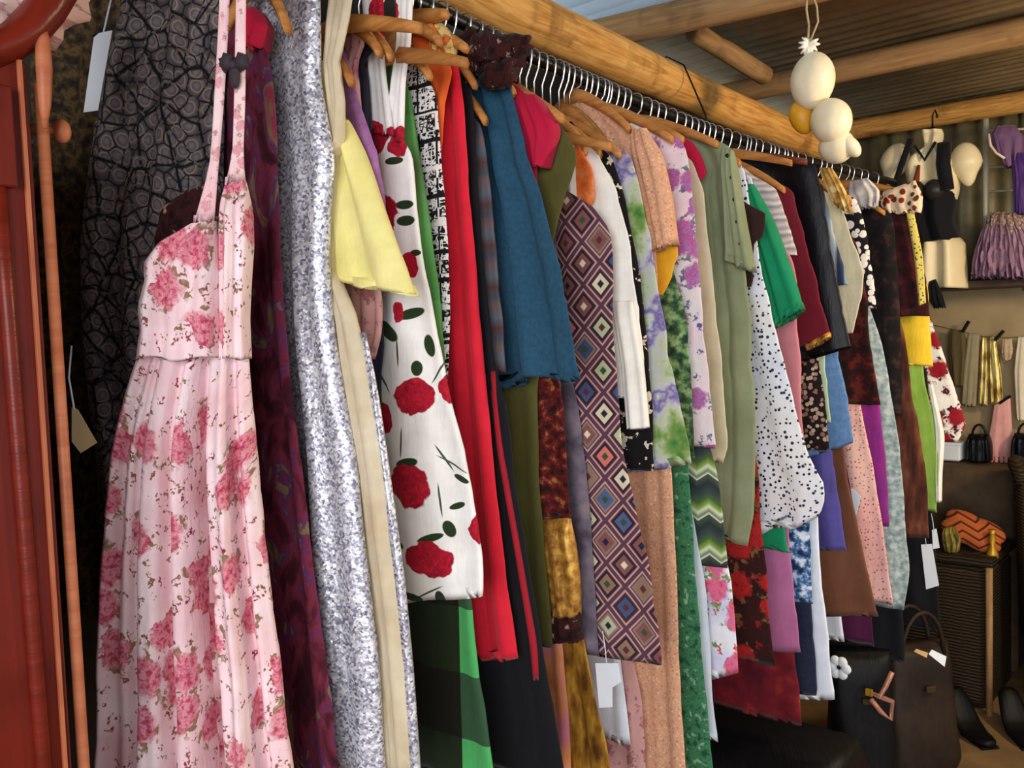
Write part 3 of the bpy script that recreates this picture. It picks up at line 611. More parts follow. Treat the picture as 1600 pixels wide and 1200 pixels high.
G('black_dress', 'long black dress with a red side edge under the red dress', 'dress', F['black'], 1.112, [(772, 560), (792, 640), (806, 760), (830, 900), (855, 1050), (888, 1240)], ext=True, b=.016, xc=-1.13,
  parts=[('side_edge', F['darkred'], [(768, 580), (782, 700), (806, 840), (832, 1000), (838, 1060)], [(776, 580), (791, 700), (815, 840), (842, 1000), (847, 1060)], dict(b=.008, amp=.001, nr=16, off=.004))], short='black dress with a red side edge')
G('checked_shirt', 'grey and brown checked shirt showing left of the teal blue skirt', 'shirt', F['greyplaid'], 1.135, [(752, 200), (768, 320), (780, 460), (790, 580)], xc=-1.13, short='grey and brown checked shirt')
G('teal_skirt', 'teal blue denim skirt hanging from its waistband', 'skirt', F['blue'], 1.17, [(795, 132), (806, 175), (822, 235), (846, 310), (868, 390), (888, 490), (906, 588)], HL=(778, 612), b=.026, nf=3.6, amp=.015, xc=-1.14, neck=.09, hemwave=.008, pleats=((.12, .04, .10), (.46, .05, .11), (.76, .03, .07)), short='teal blue denim skirt', hmat=M_hangd)
rt = empty('ruffled_scarf', (RX, 1.16, 1.9), 'dark brown lacy scarf bunched over the hanger of the teal skirt', 'scarf')
p5 = YP(1.15); b = MB(); rn = random.Random(5)
for i in range(16):
    q = p5.uv(722+i*5.6, 88+rn.uniform(-18, 30)); b.ell(p5.pt(q[0], q[1], rn.uniform(-.01, .012)), (.022, .016, .026), 12, 8, Matrix.Rotation(rn.uniform(0, 3), 3, 'Y'), lambda d: 1+.3*math.sin(7*d.x+9*d.z))
b.build('ruffle', F['fuzz'], rt)
G('crimson_blouse', 'crimson cap sleeved blouse right of the teal blue skirt', 'blouse', F['crimson'], 1.20, [(822, 150), (838, 250), (835, 400)], b=.011, parts=[('cap_sleeve', F['crimson'], [(812, 148), (822, 190), (834, 230), (842, 262)], [(838, 148), (862, 180), (870, 205), (852, 262)], dict(b=.018, amp=.003))], short='crimson cap sleeved blouse')
G('olive_dress', 'long olive green dress seen below the teal blue skirt', 'dress', F['olive'], 1.228, [(876, 195), (901, 245), (886, 300), (868, 360), (852, 450), (840, 610), (843, 760), (852, 870), (863, 1010)], b=.012, xc=-1.13, short='olive green dress')
G('brocade_dress', 'dark red patterned dress with a gold brocade hem band', 'dress', F['redgold'], 1.252, [(868, 560), (880, 640), (885, 720), (892, 812)], ext=True, b=.012,
  parts=[('hem_band', F['gold'], [(842, 812), (850, 860), (860, 915), (868, 964)], [(891, 808), (900, 860), (905, 915), (905, 962)], dict(b=.016, amp=.002)), ('lace_edge', F['fuzz'], [(862, 958), (866, 1005)], [(906, 956), (910, 1003)], dict(b=.015, amp=.003, jag=.01))], short='dark red and gold brocade dress')
G('satin_skirt', 'orange and pink satin skirt at the bottom left of the golden skirt', 'skirt', F['orangepink'], 1.272, [(868, 900), (880, 1010), (888, 1100), (894, 1240)], ext=True, b=.010, short='orange and pink satin skirt')
G('golden_skirt', 'long golden brown satin skirt under the diamond print dress', 'skirt', F['goldskirt'], 1.298, [(895, 860), (912, 990), (928, 1080), (945, 1150), (962, 1240)], ext=True, b=.013, amp=.009, nf=4, short='golden brown satin skirt')
G('diamond_print_dress', 'long dress covered in colourful diamond tile print', 'dress', F['aztec'], 1.335, [(925, 322), (953, 362), (957, 450), (960, 550), (966, 640), (977, 720), (994, 800), (1009, 870), (1021, 940), (1033, 1038)], HL=(930, 1032), b=.020, nf=2.2, amp=.008, xc=-1.15, neck=.08, hang='show', hup=.06, pleats=((.45, .012, .09),), short='diamond print dress')
G('ruffle_top', 'orange ruffled top with a white edge above the diamond print dress', 'top', F['orangeruffle'], 1.358, [(905, 228), (924, 262), (929, 310), (912, 345), (900, 420)], b=.012, xc=-1.13, parts=[('collar', F['white'], [(884, 205), (886, 255), (893, 330)], [(898, 205), (902, 255), (905, 330)], dict(b=.016, amp=.002, nr=20))], short='orange ruffled top')
rr_, plw = G('chiffon_blouse', 'off white chiffon blouse with a trailing sleeve', 'blouse', F['white'], 1.383, [(932, 240), (964, 300), (984, 390), (996, 480), (1005, 560), (1010, 625)], HL=(955, 622), b=.018, amp=.008, nf=3.5,
  parts=[('sleeve', F['white'], [(960, 470), (975, 560), (985, 670)], [(992, 470), (1008, 570), (1017, 668)], dict(b=.012, amp=.002, nf=1, off=.008))], short='off white chiffon blouse')
G('cream_print_dress', 'black dress with a cream print peeping out below the white blouse', 'dress', F['bwlace'], 1.408, [(955, 245), (978, 320), (1000, 430), (1014, 560), (1020, 660), (1022, 738)], b=.012, short='black dress with a cream print')
G('watercolour_dress', 'green and lilac watercolour print dress with a rounded hem', 'dress', F['hawaii'], 1.435, [(985, 245), (1002, 310), (1016, 370), (1026, 440), (1038, 500), (1048, 565), (1061, 625), (1075, 690), (1081, 724)], HL=(1012, 746), b=.018, nf=2.6, amp=.008, short='green and lilac watercolour dress')
G('white_slip', 'white satin slip showing below the diamond print hem', 'slip', F['whitejean'], 1.452, [(960, 900), (970, 1030), (978, 1100), (986, 1165)], ext=True, b=.010, short='white satin slip')
G('frilled_skirt', 'beige frilled skirt at the bottom left of the peach dress', 'skirt', F['dustpink'], 1.470, [(975, 900), (990, 1030), (1003, 1100), (1010, 1240)], ext=True, b=.012, amp=.01, nf=5, short='beige frilled skirt')
G('peach_dress', 'long peach dotted dress with short sleeves', 'dress', F['peach'], 1.492, [(1000, 205), (1014, 260), (1024, 360), (1035, 560), (1050, 740), (1056, 860), (1061, 1000), (1066, 1110), (1072, 1240)], b=.014, amp=.008, pleats=((.6, .012, .07), (.82, .010, .05)),
  parts=[('sleeve', F['peach'], [(986, 204), (1000, 280), (1014, 340), (1026, 392)], [(1010, 200), (1034, 245), (1047, 305), (1057, 382)], dict(b=.022, amp=.003))], short='peach dotted dress', hup=.02)
G('mustard_top', 'mustard yellow top peeping out of the peach sleeve', 'top', F['mustard'], 1.512, [(1030, 330), (1058, 388), (1052, 425), (1036, 460)], ext=False, b=.012, short='mustard yellow top')
G('leaf_print_top', 'green leaf print top right of the watercolour dress', 'top', F['leafy'], 1.530, [(1040, 380), (1060, 450), (1076, 520), (1081, 620), (1086, 715)], ext=True, b=.012, short='green leaf print top')
G('green_lace_dress', 'long green lace dress right of the peach dotted dress', 'dress', F['greenlace'], 1.550, [(1062, 640), (1076, 740), (1082, 820), (1087, 900), (1096, 1010), (1106, 1110), (1120, 1240)], ext=True, b=.013, short='green lace dress')
G('violet_floral_dress', 'white dress with violet and blue flowers left of the beige dress', 'dress', F['violetfloral'], 1.575, [(1066, 222), (1078, 270), (1086, 350), (1092, 430), (1100, 520), (1110, 620), (1117, 700)], b=.014, amp=.006, short='violet floral dress')
G('chevron_dress', 'green and white zigzag striped dress', 'dress', F['chevron'], 1.600, [(1096, 600), (1110, 690), (1124, 760), (1131, 830), (1137, 888)], ext=True, b=.016, short='green zigzag striped dress')
G('bright_floral_dress', 'white dress with bright red and violet flowers below the zigzag dress', 'dress', F['whitefloral'], 1.625, [(1125, 820), (1140, 890), (1149, 970), (1154, 1052)], HL=(1108, 1075), ext=True, b=.016, short='white dress with bright flowers')
G('pale_blue_slip', 'pale blue slip at the very bottom right of the green lace dress', 'slip', F['whitejean'], 1.590, [(1100, 900), (1112, 1060), (1122, 1160)], ext=True, b=.009, short='pale blue slip')
G('beige_dress', 'plain beige linen dress left of the sage green dress', 'dress', F['beige'], 1.650, [(1080, 250), (1099, 305), (1110, 400), (1120, 500), (1130, 600), (1136, 690), (1130, 722)], b=.014, short='beige linen dress')
G('crimson_vest', 'small crimson vest with tan edge at the left shoulder of the sage dress', 'vest', F['crimson'], 1.672, [(1082, 222), (1105, 268), (1088, 300), (1085, 420)], b=.010, short='crimson vest')
r, pls = G('sage_dress', 'sage green button dress with short sleeves', 'dress', F['sage'], 1.715, [(1140, 228), (1150, 300), (1160, 400), (1172, 480), (1176, 590), (1180, 700), (1177, 790), (1168, 852)], HL=(1140, 846), b=.024, nf=3, amp=.013, xc=-1.12,
  parts=[('sleeve', F['sage'], [(1134, 232), (1138, 300), (1140, 360), (1141, 404)], [(1150, 236), (1160, 300), (1170, 360), (1183, 425)], dict(b=.022, amp=.004, off=.012))], pleats=((.5, .04, .10), (.78, .026, .06), (.2, .03, .09)), short='sage green dress', hup=.016)
for i in range(5):
    u, z = pls.uv(1146+i*5, 246+i*34); b = MB(); b.ell(pls.pt(u, z, .028), (.0045, .002, .0045), 8, 6); b.build('button', M_black, r)
G('red_floral_skirt', 'dark red floral skirt below the sage green dress', 'skirt', F['redfloral'], 1.755, [(1178, 700), (1190, 830), (1198, 920), (1205, 1000), (1212, 1040)], ext=True, b=.016, short='dark red floral skirt')
G('spotted_dress', 'white dress with small black spots and an uneven hem', 'dress', F['dotted'], 1.815, [(1160, 260), (1178, 350), (1192, 430), (1206, 490), (1226, 565), (1246, 650), (1264, 710), (1284, 748), (1287, 792), (1278, 822)], HL=(1198, 850), b=.024, nf=2.6, amp=.012, xc=-1.12, jag=.03, pleats=((.55, .014, .07), (.8, .012, .05)), short='white dress with black spots')
G('emerald_tshirt', 'emerald green t-shirt with a hanging sleeve', 't-shirt', F['emerald'], 1.865, [(1165, 285), (1195, 340), (1200, 500), (1228, 840), (1236, 862)], b=.012, parts=[('sleeve', F['emerald'], [(1160, 290), (1180, 370), (1200, 450), (1214, 512)], [(1180, 288), (1212, 350), (1238, 420), (1257, 482)], dict(b=.024, amp=.003, off=.006))], short='emerald green t-shirt')
G('mauve_skirt', 'plain mauve skirt hanging below the spotted dress', 'skirt', F['mauve'], 1.905, [(1222, 760), (1234, 860), (1243, 950), (1251, 1018)], HL=(1205, 1022), ext=True, b=.013, amp=.003, short='mauve skirt')
G('burgundy_skirt', 'burgundy and orange print skirt below the mauve skirt', 'skirt', F['burgorange'], 1.935, [(1228, 900), (1240, 1010), (1248, 1070), (1253, 1135)], ext=True, b=.014, amp=.008, short='burgundy and orange skirt')
G('rose_pink_dress', 'rose pink dress strip below the emerald sleeve', 'dress', F['rosepink'], 1.965, [(1236, 400), (1246, 490), (1251, 570), (1254, 660), (1262, 730)], ext=True, b=.012, short='rose pink dress')
G('blue_floral_skirt', 'blue and white floral skirt under the spotted dress', 'skirt', F['bluefloral'], 1.995, [(1258, 760), (1266, 850), (1271, 945)], ext=True, b=.012, short='blue floral skirt')
G('navy_trousers', 'dark navy trousers beside the white flared trousers', 'trousers', F['denimdark'], 2.022, [(1262, 900), (1272, 1000), (1276, 1088)], ext=True, b=.012, short='dark navy trousers')
G('white_trousers', 'white flared trousers hanging under the spotted dress', 'trousers', F['whitejean'], 2.05, [(1272, 760), (1279, 850), (1286, 930), (1296, 1010), (1304, 1092)], HL=(1262, 1098), ext=True, b=.012, amp=.004, short='white flared trousers')
G('grey_print_shirt', 'pale grey print shirt sleeve right of the emerald t-shirt', 'shirt', F['greyprint'], 2.09, [(1212, 296), (1230, 345), (1246, 398)], b=.018, short='pale grey print shirt', hang='show', hup=.03)
G('wine_shirt', 'wine red shirt with a gold hem trim', 'shirt', F['maroonplain'], 2.135, [(1238, 300), (1258, 375), (1278, 450), (1298, 522)], HL=(1262, 545), b=.018,
  parts=[('trim', F['gold'], [(1258, 538), (1262, 548)], [(1297, 518), (1299, 527)], dict(b=.019, amp=.001, n=4))], short='wine red shirt')
G('leather_jacket', 'black leather jacket in the middle of the far half of the rail', 'jacket', F['leather'], 2.185, [(1272, 256), (1288, 325), (1304, 410), (1318, 490), (1331, 545)], HL=(1290, 560), b=.026, amp=.008, hmat=M_hangd, short='black leather jacket')
G('cream_floral_skirt', 'dark skirt with cream flowers below the wine red shirt', 'skirt', F['darkfloral'], 2.225, [(1270, 500), (1281, 570), (1290, 640), (1296, 705)], ext=True, b=.014, short='dark skirt with cream flowers')
G('mint_slip', 'narrow mint slip beside the light blue denim', 'slip', F['mint'], 2.245, [(1282, 520), (1292, 600), (1299, 660)], ext=True, b=.009, short='mint slip')
G('denim_skirt', 'light blue denim skirt below the leather jacket', 'skirt', F['denim'], 2.275, [(1300, 500), (1312, 565), (1325, 625), (1333, 692)], HL=(1310, 705), ext=True, b=.018, short='light blue denim skirt')
G('violet_skirt', 'violet blue skirt under the light blue denim', 'skirt', F['violet'], 2.315, [(1292, 650), (1303, 730), (1314, 800), (1323, 862)], ext=True, b=.016, short='violet blue skirt')
G('brown_skirt', 'plain brown skirt in the lower middle of the far half', 'skirt', F['brown'], 2.365, [(1308, 640), (1322, 730), (1338, 810), (1355, 890), (1373, 962)], HL=(1312, 970), ext=True, b=.02, short='plain brown skirt')
G('blue_striped_shirt', 'blue grey striped shirt right of the leather jacket', 'shirt', F['bluestripe'], 2.415, [(1284, 290), (1305, 370), (1326, 445)], b=.016, short='blue grey striped shirt')
G('cream_blouse', 'cream blouse with a slanting sleeve near the tan scarf', 'blouse', F['creamplain'], 2.455, [(1306, 300), (1330, 370), (1350, 432), (1332, 520)], b=.014, short='cream blouse')
G('red_print_dress', 'very dark red flowery dress below the cream blouse', 'dress', F['darkredfloral'], 2.505, [(1338, 380), (1352, 455), (1362, 550), (1376, 632)], ext=True, b=.016, short='dark red flowery dress')
G('spot_blouse', 'black and white spotted blouse beside the long black dress', 'blouse', F['bwdots'], 2.545, [(1340, 315), (1356, 380), (1365, 440), (1369, 480)], b=.014, short='black and white spotted blouse')
G('pink_speckled_dress', 'long pink speckled dress beside the magenta dress', 'dress', F['pinkspeck'], 2.60, [(1338, 600), (1352, 670), (1368, 750), (1382, 850), (1396, 945)], ext=True, b=.016, short='pink speckled dress')
G('magenta_dress', 'magenta dress between the pink speckled and grey blue dresses', 'dress', F['magenta'], 2.65, [(1368, 600), (1379, 670), (1386, 750), (1389, 822)], ext=True, b=.012, short='magenta dress')
G('grey_lace_dress', 'long grey blue lace dress near the end of the rail', 'dress', F['greyblue'], 2.72, [(1378, 540), (1392, 615), (1405, 700), (1413, 800), (1421, 890), (1412, 952)], ext=True, b=.018, short='grey blue lace dress')
G('long_black_dress', 'black dress with wide body near the end of the rail', 'dress', F['blackdress'], 2.80, [(1392, 335), (1404, 440), (1408, 560), (1411, 650)], b=.026, amp=.008, short='wide black dress')
G('brown_print_dress', 'long reddish brown print dress left of the lime green dress', 'dress', F['brownlong'], 2.88, [(1412, 520), (1425, 610), (1441, 700), (1450, 780), (1452, 842)], ext=True, b=.02, short='reddish brown print dress')
G('maroon_print_shirt', 'dark maroon shirt with a yellow dotted edge', 'shirt', F['maroontop'], 2.95, [(1418, 335), (1438, 400), (1449, 450), (1452, 494)], b=.022, parts=[('yellow_edge', F['goldtie'], [(1420, 332), (1432, 400), (1440, 478)], [(1432, 330), (1446, 400), (1451, 474)], dict(b=.006, amp=.001, off=.028, nr=20))], short='dark maroon shirt', hang='show', hup=.03)
G('yellow_skirt', 'short bright yellow skirt below the maroon shirt', 'skirt', F['yellowbright'], 2.99, [(1446, 440), (1452, 500), (1455, 540), (1458, 572)], ext=True, b=.022, short='bright yellow skirt')
G('lime_dress', 'lime green dress with a white edge at the end of the rail', 'dress', F['lime'], 3.06, [(1436, 530), (1446, 600), (1458, 650), (1466, 720), (1464, 800)], ext=True, b=.018, parts=[('white_edge', F['white'], [(1448, 600), (1458, 660), (1459, 740), (1461, 785)], [(1456, 600), (1474, 680), (1471, 740), (1470, 786)], dict(b=.012, amp=.001, off=-.01, nr=20))], short='lime green dress')
rb, plb = G('black_skirt', 'long black skirt with a white tag at the end of the rail', 'skirt', F['black'], 3.12, [(1450, 600), (1458, 780), (1464, 900), (1470, 985)], ext=True, b=.018, short='black skirt')
G('red_flower_blouse', 'white blouse with red and black flowers, last on the rail', 'blouse', F['cowfloral'], 3.22, [(1462, 520), (1480, 570), (1496, 620), (1509, 662), (1496, 692)], ext=True, b=.022, short='white blouse with red flowers')

# stitched cuffs on the wide sleeves
for gname, y_, Lc, Rc, fab, off_ in (('yellow_tshirt', .855, [(509.5, 418), (509, 424), (508.5, 432)], [(644, 444), (648, 452), (653, 464)], 'yellow', .004),
                                     ('sage_dress', 1.715, [(1140, 390), (1140, 397), (1140, 405)], [(1179, 408), (1181, 416), (1184, 427)], 'sage', .012),
                                     ('emerald_tshirt', 1.865, [(1211, 500), (1212, 506), (1213, 514)], [(1253, 470), (1255, 476), (1258, 484)], 'emerald', .006),
                                     ('peach_dress', 1.492, [(1023, 381), (1024, 387), (1026, 394)], [(1055, 370), (1056, 376), (1058, 384)], 'peach', 0)):
    ro = bpy.data.objects[gname]; sv = [c_ for c_ in ro.children if c_.name.startswith('sleeve')][0]; pc = YP(y_)
    loft('cuff', F[fab], sv, pc, px(pc, Lc), px(pc, Rc), b=.0245, nf=1.4, amp=.003, n=6, nr=40, seed=1, off=off_)
# sliver garments between the big ones
G('grey_shade_dress', 'grey violet stand-in for the shaded side of the diamond print dress', 'dress', F['greyshade'], 1.316, [(888, 560), (904, 640), (914, 720), (926, 850), (934, 1000), (936, 1026)], ext=True, b=.010, short='grey violet tie dyed dress')  # added garment, its grey paints the shadowed side of the diamond dress
G('brown_waistcoat', 'small dark brown waistcoat between the sage dress and emerald t-shirt', 'waistcoat', solid('dark_brown_felt', '#33201a', .9, .2), 1.785, [(1170, 318), (1195, 336), (1193, 370), (1178, 384), (1175, 450)], b=.010, short='dark brown waistcoat')
G('white_petticoat', 'white petticoat corner below the plain brown skirt', 'petticoat', F['whitejean'], 2.39, [(1296, 860), (1312, 930), (1320, 1003)], ext=True, b=.010, short='white petticoat')
G('plum_skirt', 'dark plum skirt below the plain brown skirt', 'skirt', solid('dark_plum_cloth', '#4a1038', .8, .3), 2.475, [(1345, 850), (1358, 940), (1366, 1010)], ext=True, b=.012, short='dark plum skirt')
G('long_black_skirt', 'long black skirt reaching lowest beside the grey blue lace dress', 'skirt', F['black'], 2.76, [(1396, 800), (1408, 900), (1414, 1035)], ext=True, b=.014, short='lowest hanging black skirt')

# ------------------------------------------------------------------ scarves and tags on the rail
def drape(name, label, mat, y, L, R, cat='scarf', **kw):
    pl = YP(y); q = px(pl, L); root = empty(name, pl.pt(*q[0]), label, cat); k = dict(b=.014, nf=3, amp=.008, n=20, nr=40, seed=y*3); k.update(kw)
    loft('cloth', mat, root, pl, q, px(pl, R), **k); return root
drape('floral_scarf', 'yellow and red floral scarf tied at the rail above the red dress', floral('yellow_red_scarf', '#e0c27a', ['#c8402a', '#d98a3a'], '#8aa04a', 30, .4), 1.066, [(672, 38), (676, 60), (680, 82)], [(690, 36), (708, 62), (706, 88)])
drape('crimson_ribbon', 'crimson ribbon on the hanger above the maroon velvet dress', F['crimson'], .735, [(384, 10), (382, 40), (388, 74)], [(402, 14), (414, 40), (404, 78)], 'ribbon')
drape('tan_scarf', 'tan and gold scarf looped at the rail below the white gourds', blotch('tan_gold_scarf', [(.2, '#8a5a20'), (.5, '#c89a4a'), (.75, '#e6cf98')], 26, 3), 2.40, [(1280, 262), (1290, 290), (1306, 322)], [(1300, 262), (1322, 300), (1334, 336)])
drape('gauze_scarf', 'greyish white gauze scarf over the far part of the rail', blotch('white_gauze', [(.25, '#a8a0a0'), (.6, '#d6cec8'), (.85, '#f0e6d8')], 20, 3), 2.62, [(1326, 285), (1326, 305), (1338, 326)], [(1356, 278), (1374, 298), (1372, 324)])
drape('cherry_scarf', 'cream scarf with dark red cherries at the end of the rail', dots('cream_cherry_print', '#e9cfae', '#8a1c20', 38, .35, '#4a3a1a'), 2.93, [(1380, 300), (1376, 318), (1382, 335)], [(1430, 282), (1441, 305), (1440, 334)])
def tagcard(label, pl, poly, mat, off=0, strg=True):
    c = pl.uv(*poly[0]); t = empty('price_tag', pl.pt(*c), label, 'tag'); card(t, pl, poly, mat, off=off)
    if strg:
        b = MB(); p = pl.pt(*pl.uv((poly[0][0]+poly[1][0])/2, poly[0][1]+3), off); b.tube([p, p+Vector((-.004, .002, .03)), p+Vector((-.01, .004, .06))], .001, 6); b.build('string', M_card, t)
tagcard('long white tag on the black skirt at the end of the rail', YP(3.06), [(1439, 851), (1456, 850), (1467, 915), (1447, 921)], M_card, 0)
tagcard('short white tag just above the long white tag at the end of the rail', YP(3.07), [(1456, 828), (1463, 826), (1468, 856), (1458, 858)], M_card, 0)
tagcard('white tag under the hem of the diamond print dress', YP(1.31), [(930, 1036), (966, 1036), (970, 1066), (956, 1075), (956, 1105), (936, 1106)], M_card, 0)
tagcard('white tag beside the plain brown skirt', YP(2.50), [(1320, 768), (1332, 763), (1345, 776), (1338, 804), (1333, 804)], M_card, 0)

# ------------------------------------------------------------------ red wardrobe at the left edge
M_red = wood('red_mahogany', '#6e2014', '#5a190c', '#45120a', .32, 4, (1, .08, 1)); M_redl = wood('lit_mahogany_edge', '#b8714f', '#a25a3a', '#8a452c', .4, 5, (1, .08, 1))  # second wood is a lighter copy, light on the edges painted into its colour
WX = -.98
def wy(p, py=600, x=WX): return H(p, py, 0, x).y
zt = H(20, 62, 0, WX).z
wd = empty('wardrobe', (WX-.25, .1, 0), 'red mahogany wardrobe with a curved cornice at the left edge', 'wardrobe')
yd = wy(74); b = MB(); b.box((WX-.30, (yd-.02+(-.5))/2, zt/2), (.56, yd-.02+.5, zt)); b.build('carcass', M_red, wd, False)
dr = MB(); dr.box((WX-.011, (yd-.36)/2, zt/2+.03), (.022, yd+.36, zt-.10)); dr = dr.build('door', M_red, wd, False)
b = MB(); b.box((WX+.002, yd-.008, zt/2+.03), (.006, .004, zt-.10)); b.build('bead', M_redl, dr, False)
b = MB(); b.tube([(WX+.002, yd-.02-.002*i, .12+(zt-.2)*i/8) for i in range(9)], .008, 8); b.build('moulding', M_red, dr)
b = MB(); b.box((WX+.003, yd-.19, zt-.10), (.018, .34, .10)); b.build('top_rail', M_red, dr, False)
b = MB(); b.box((WX+.003, yd-.19, .14), (.018, .34, .10)); b.build('bottom_rail', M_red, dr, False)
y0, y1 = wy(91), wy(109)
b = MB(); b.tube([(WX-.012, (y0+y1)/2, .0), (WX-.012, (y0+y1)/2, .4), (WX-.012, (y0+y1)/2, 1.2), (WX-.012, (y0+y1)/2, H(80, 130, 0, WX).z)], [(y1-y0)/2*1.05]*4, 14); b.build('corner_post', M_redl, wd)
b = MB(); b.box((WX-.30, (y0+yd)/2-.003, zt/2-.04), (.5, .016, zt-.16)); b.build('side_panel', plain('gap_shade_mahogany', '#2f1420', .5, 0, '#3a1a22'), wd, False)  # dark purple colour paints the shade in the gap beside the door
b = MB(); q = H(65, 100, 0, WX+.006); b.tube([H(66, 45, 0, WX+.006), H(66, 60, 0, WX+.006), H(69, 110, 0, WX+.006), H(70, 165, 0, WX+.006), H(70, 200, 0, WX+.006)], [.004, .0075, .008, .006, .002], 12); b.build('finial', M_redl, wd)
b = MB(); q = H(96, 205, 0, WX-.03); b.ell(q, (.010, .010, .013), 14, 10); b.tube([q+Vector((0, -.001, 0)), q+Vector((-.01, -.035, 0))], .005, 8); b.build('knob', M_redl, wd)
# curved cornice: a thick swept band
b = MB(); pts = [H(*p, 0, WX+.0) for p in ((-70, 92), (-20, 80), (20, 64), (50, 44), (76, 14), (98, -22), (112, -60))]
vs = []; fs = []
for i, p in enumerate(pts):
    t = (pts[min(i+1, 6)]-pts[max(i-1, 0)]).normalized(); nrm = Vector((1, 0, 0)).cross(t).normalized()
    for (dx, dn) in ((-.10, -.018), (.0, -.018), (.016, -.006), (.016, .006), (.0, .018), (-.10, .018)): vs.append(p+Vector((dx, 0, 0))+nrm*dn)
for i in range(6):
    for k in range(6): fs.append([i*6+k, i*6+(k+1) % 6, (i+1)*6+(k+1) % 6, (i+1)*6+k])
fs += [[5, 4, 3, 2, 1, 0], [36+k for k in range(6)]]; b.add(vs, fs); b.build('cornice', M_red, wd)
pk = empty('draped_cloth', H(20, 0, 0, WX-.05), 'pale pink mottled cloth lying behind the cornice on top of the wardrobe', 'cloth')
b = MB(); b.ell(H(8, -40, 0, WX-.07), (.05, .085, .075), 28, 18, None, lambda d: 1+.07*math.sin(9*d.y+3*d.z)+.05*math.sin(14*d.z+4*d.x)); b.build('fabric', floral('pale_pink_mottle', '#d9b2a8', ['#c08f8c', '#a87878'], '#8f7a78', 60, .35, 2, '#e3c4ba', .8), pk)

# ------------------------------------------------------------------ hanging gourds
GP = DP(2.3, 1280); gr = empty('gourd_string', GP.pt(*GP.uv(1262, 0)), 'string of white gourds with one yellow gourd, hanging from the roof', 'ornament')
M_gourd = plain('white_gourd_skin', '#e4d3ae', .5, 0, '#eee0c2', 22, .3); M_gy = plain('yellow_gourd_skin', '#e0a526', .45, 0, '#d3941c', 14, .1)
def gp(px_, py_, n=0): return GP.pt(*GP.uv(px_, py_), n)
def pod(px_, py_, rx, ry, rot, n, mat, nm='gourd', pear=.22):
    k = 2.3/FPX; b = MB(); Mx = Matrix((GP.a, GP.n, Vector((0, 0, 1)))).transposed() @ Matrix.Rotation(rot, 3, 'Y')
    b.ell(gp(px_, py_, n), (rx*k, rx*k, ry*k), 24, 16, Mx, lambda d: 1-pear*max(0, d.z)**2*(1-d.z*.5)); return b.build(nm, mat, gr)
pod(1270, 124, 33, 46, .12, 0, M_gourd); pod(1294, 190, 31, 36, -.12, .02, M_gourd); pod(1307, 228, 27, 27, -.3, .0, M_gourd); pod(1258, 178, 18, 28, -.35, -.03, M_gy); pod(1322, 232, 12, 20, -.7, .03, M_gourd)
b = MB(); b.tube([gp(1262, 66), gp(1264, 40), gp(1260, 15), gp(1262, -20), gp(1262, -75)], .003, 6); b.tube([gp(1264, 66, .01), gp(1276, 36, .01), gp(1274, 12, .01), gp(1262, -20, .01)], .0025, 6); b.build('cord', plain('raffia_cord', '#b09a72', .8), gr)
b = MB(); rn = random.Random(2)
for i in range(11):
    a_ = i/11*6.28; p = gp(1262, 72); e = p+GP.a*(.026*math.cos(a_))+Vector((0, 0, .024*math.sin(a_)))+GP.n*rn.uniform(-.01, .014); b.tube([p, p.lerp(e, .6)+GP.n*.008, e], [.006, .005, .002], 6)
b.ell(gp(1262, 80), (.012, .012, .014), 10, 8); b.build('raffia_knot', plain('white_raffia', '#efe6d4', .7), gr)

# ------------------------------------------------------------------ mannequin form with black vest, by the far wall
MY = 3.82; MP = YP(MY)
mn = empty('mannequin_torso', MP.pt(*MP.uv(1458, 200)), 'cream hanging mannequin torso by the far tin wall', 'mannequin')
M_skin = plain('cream_plastic', '#e6d3a4', .4, 0, '#eddcb2', 10, .03)
loft('torso', M_skin, mn, MP, px(MP, [(1440, 204), (1442, 214), (1447, 232), (1428, 244), (1416, 260), (1422, 300), (1436, 345), (1444, 372), (1442, 400), (1440, 452)]),
     px(MP, [(1472, 202), (1475, 212), (1470, 230), (1490, 240), (1502, 256), (1498, 300), (1486, 340), (1494, 366), (1508, 382), (1512, 450)]), b=.075, nf=1, amp=.004, n=36, nr=40)
for (pp, nm) in (([(1512, 252), (1508, 288)], 1), ([(1400, 252), (1404, 282)], 0)):
    b = MB(); c = MP.pt(*MP.uv(pp[0][0], 258), .02)
    b.ell(c, (.058, .05, .085), 24, 16, Matrix.Rotation(-.12 if nm else .3, 3, 'Y'), lambda d: (1-.5*max(0, -d.z)**1.0*(1-abs(d.z)**3))); b.build('arm_stump', M_skin, mn)
b = MB(); b.tube([MP.pt(*MP.uv(1457, 206)), MP.pt(*MP.uv(1457, 180)), MP.pt(*MP.uv(1461, 172)), MP.pt(*MP.uv(1464, 180)), MP.pt(*MP.uv(1464, 184))], .004, 6); b.build('hanging_hook', M_black, mn)
vt = empty('halter_vest', MP.pt(*MP.uv(1460, 260), .1), 'black halter vest on the cream mannequin torso', 'vest')
loft('vest_front', F['black'], vt, MP, px(MP, [(1438, 285), (1420, 300), (1424, 325), (1434, 350), (1440, 380)]), px(MP, [(1486, 276), (1496, 300), (1492, 325), (1490, 345), (1502, 376)]), b=.088, nf=1, amp=.004, n=24, nr=40)
for (A, off) in (([(1434, 222), (1424, 250), (1412, 285), (1420, 305)], .09), ([(1440, 232), (1455, 254), (1472, 226)], .085), ([(1486, 228), (1484, 260), (1490, 300)], .088)):
    b = MB(); b.tube([MP.pt(*MP.uv(*p), off) for p in A], .026 if A[0][0] > 1480 else .012 if len(A) > 3 else .006, 10); b.build('strap', F['black'], vt)
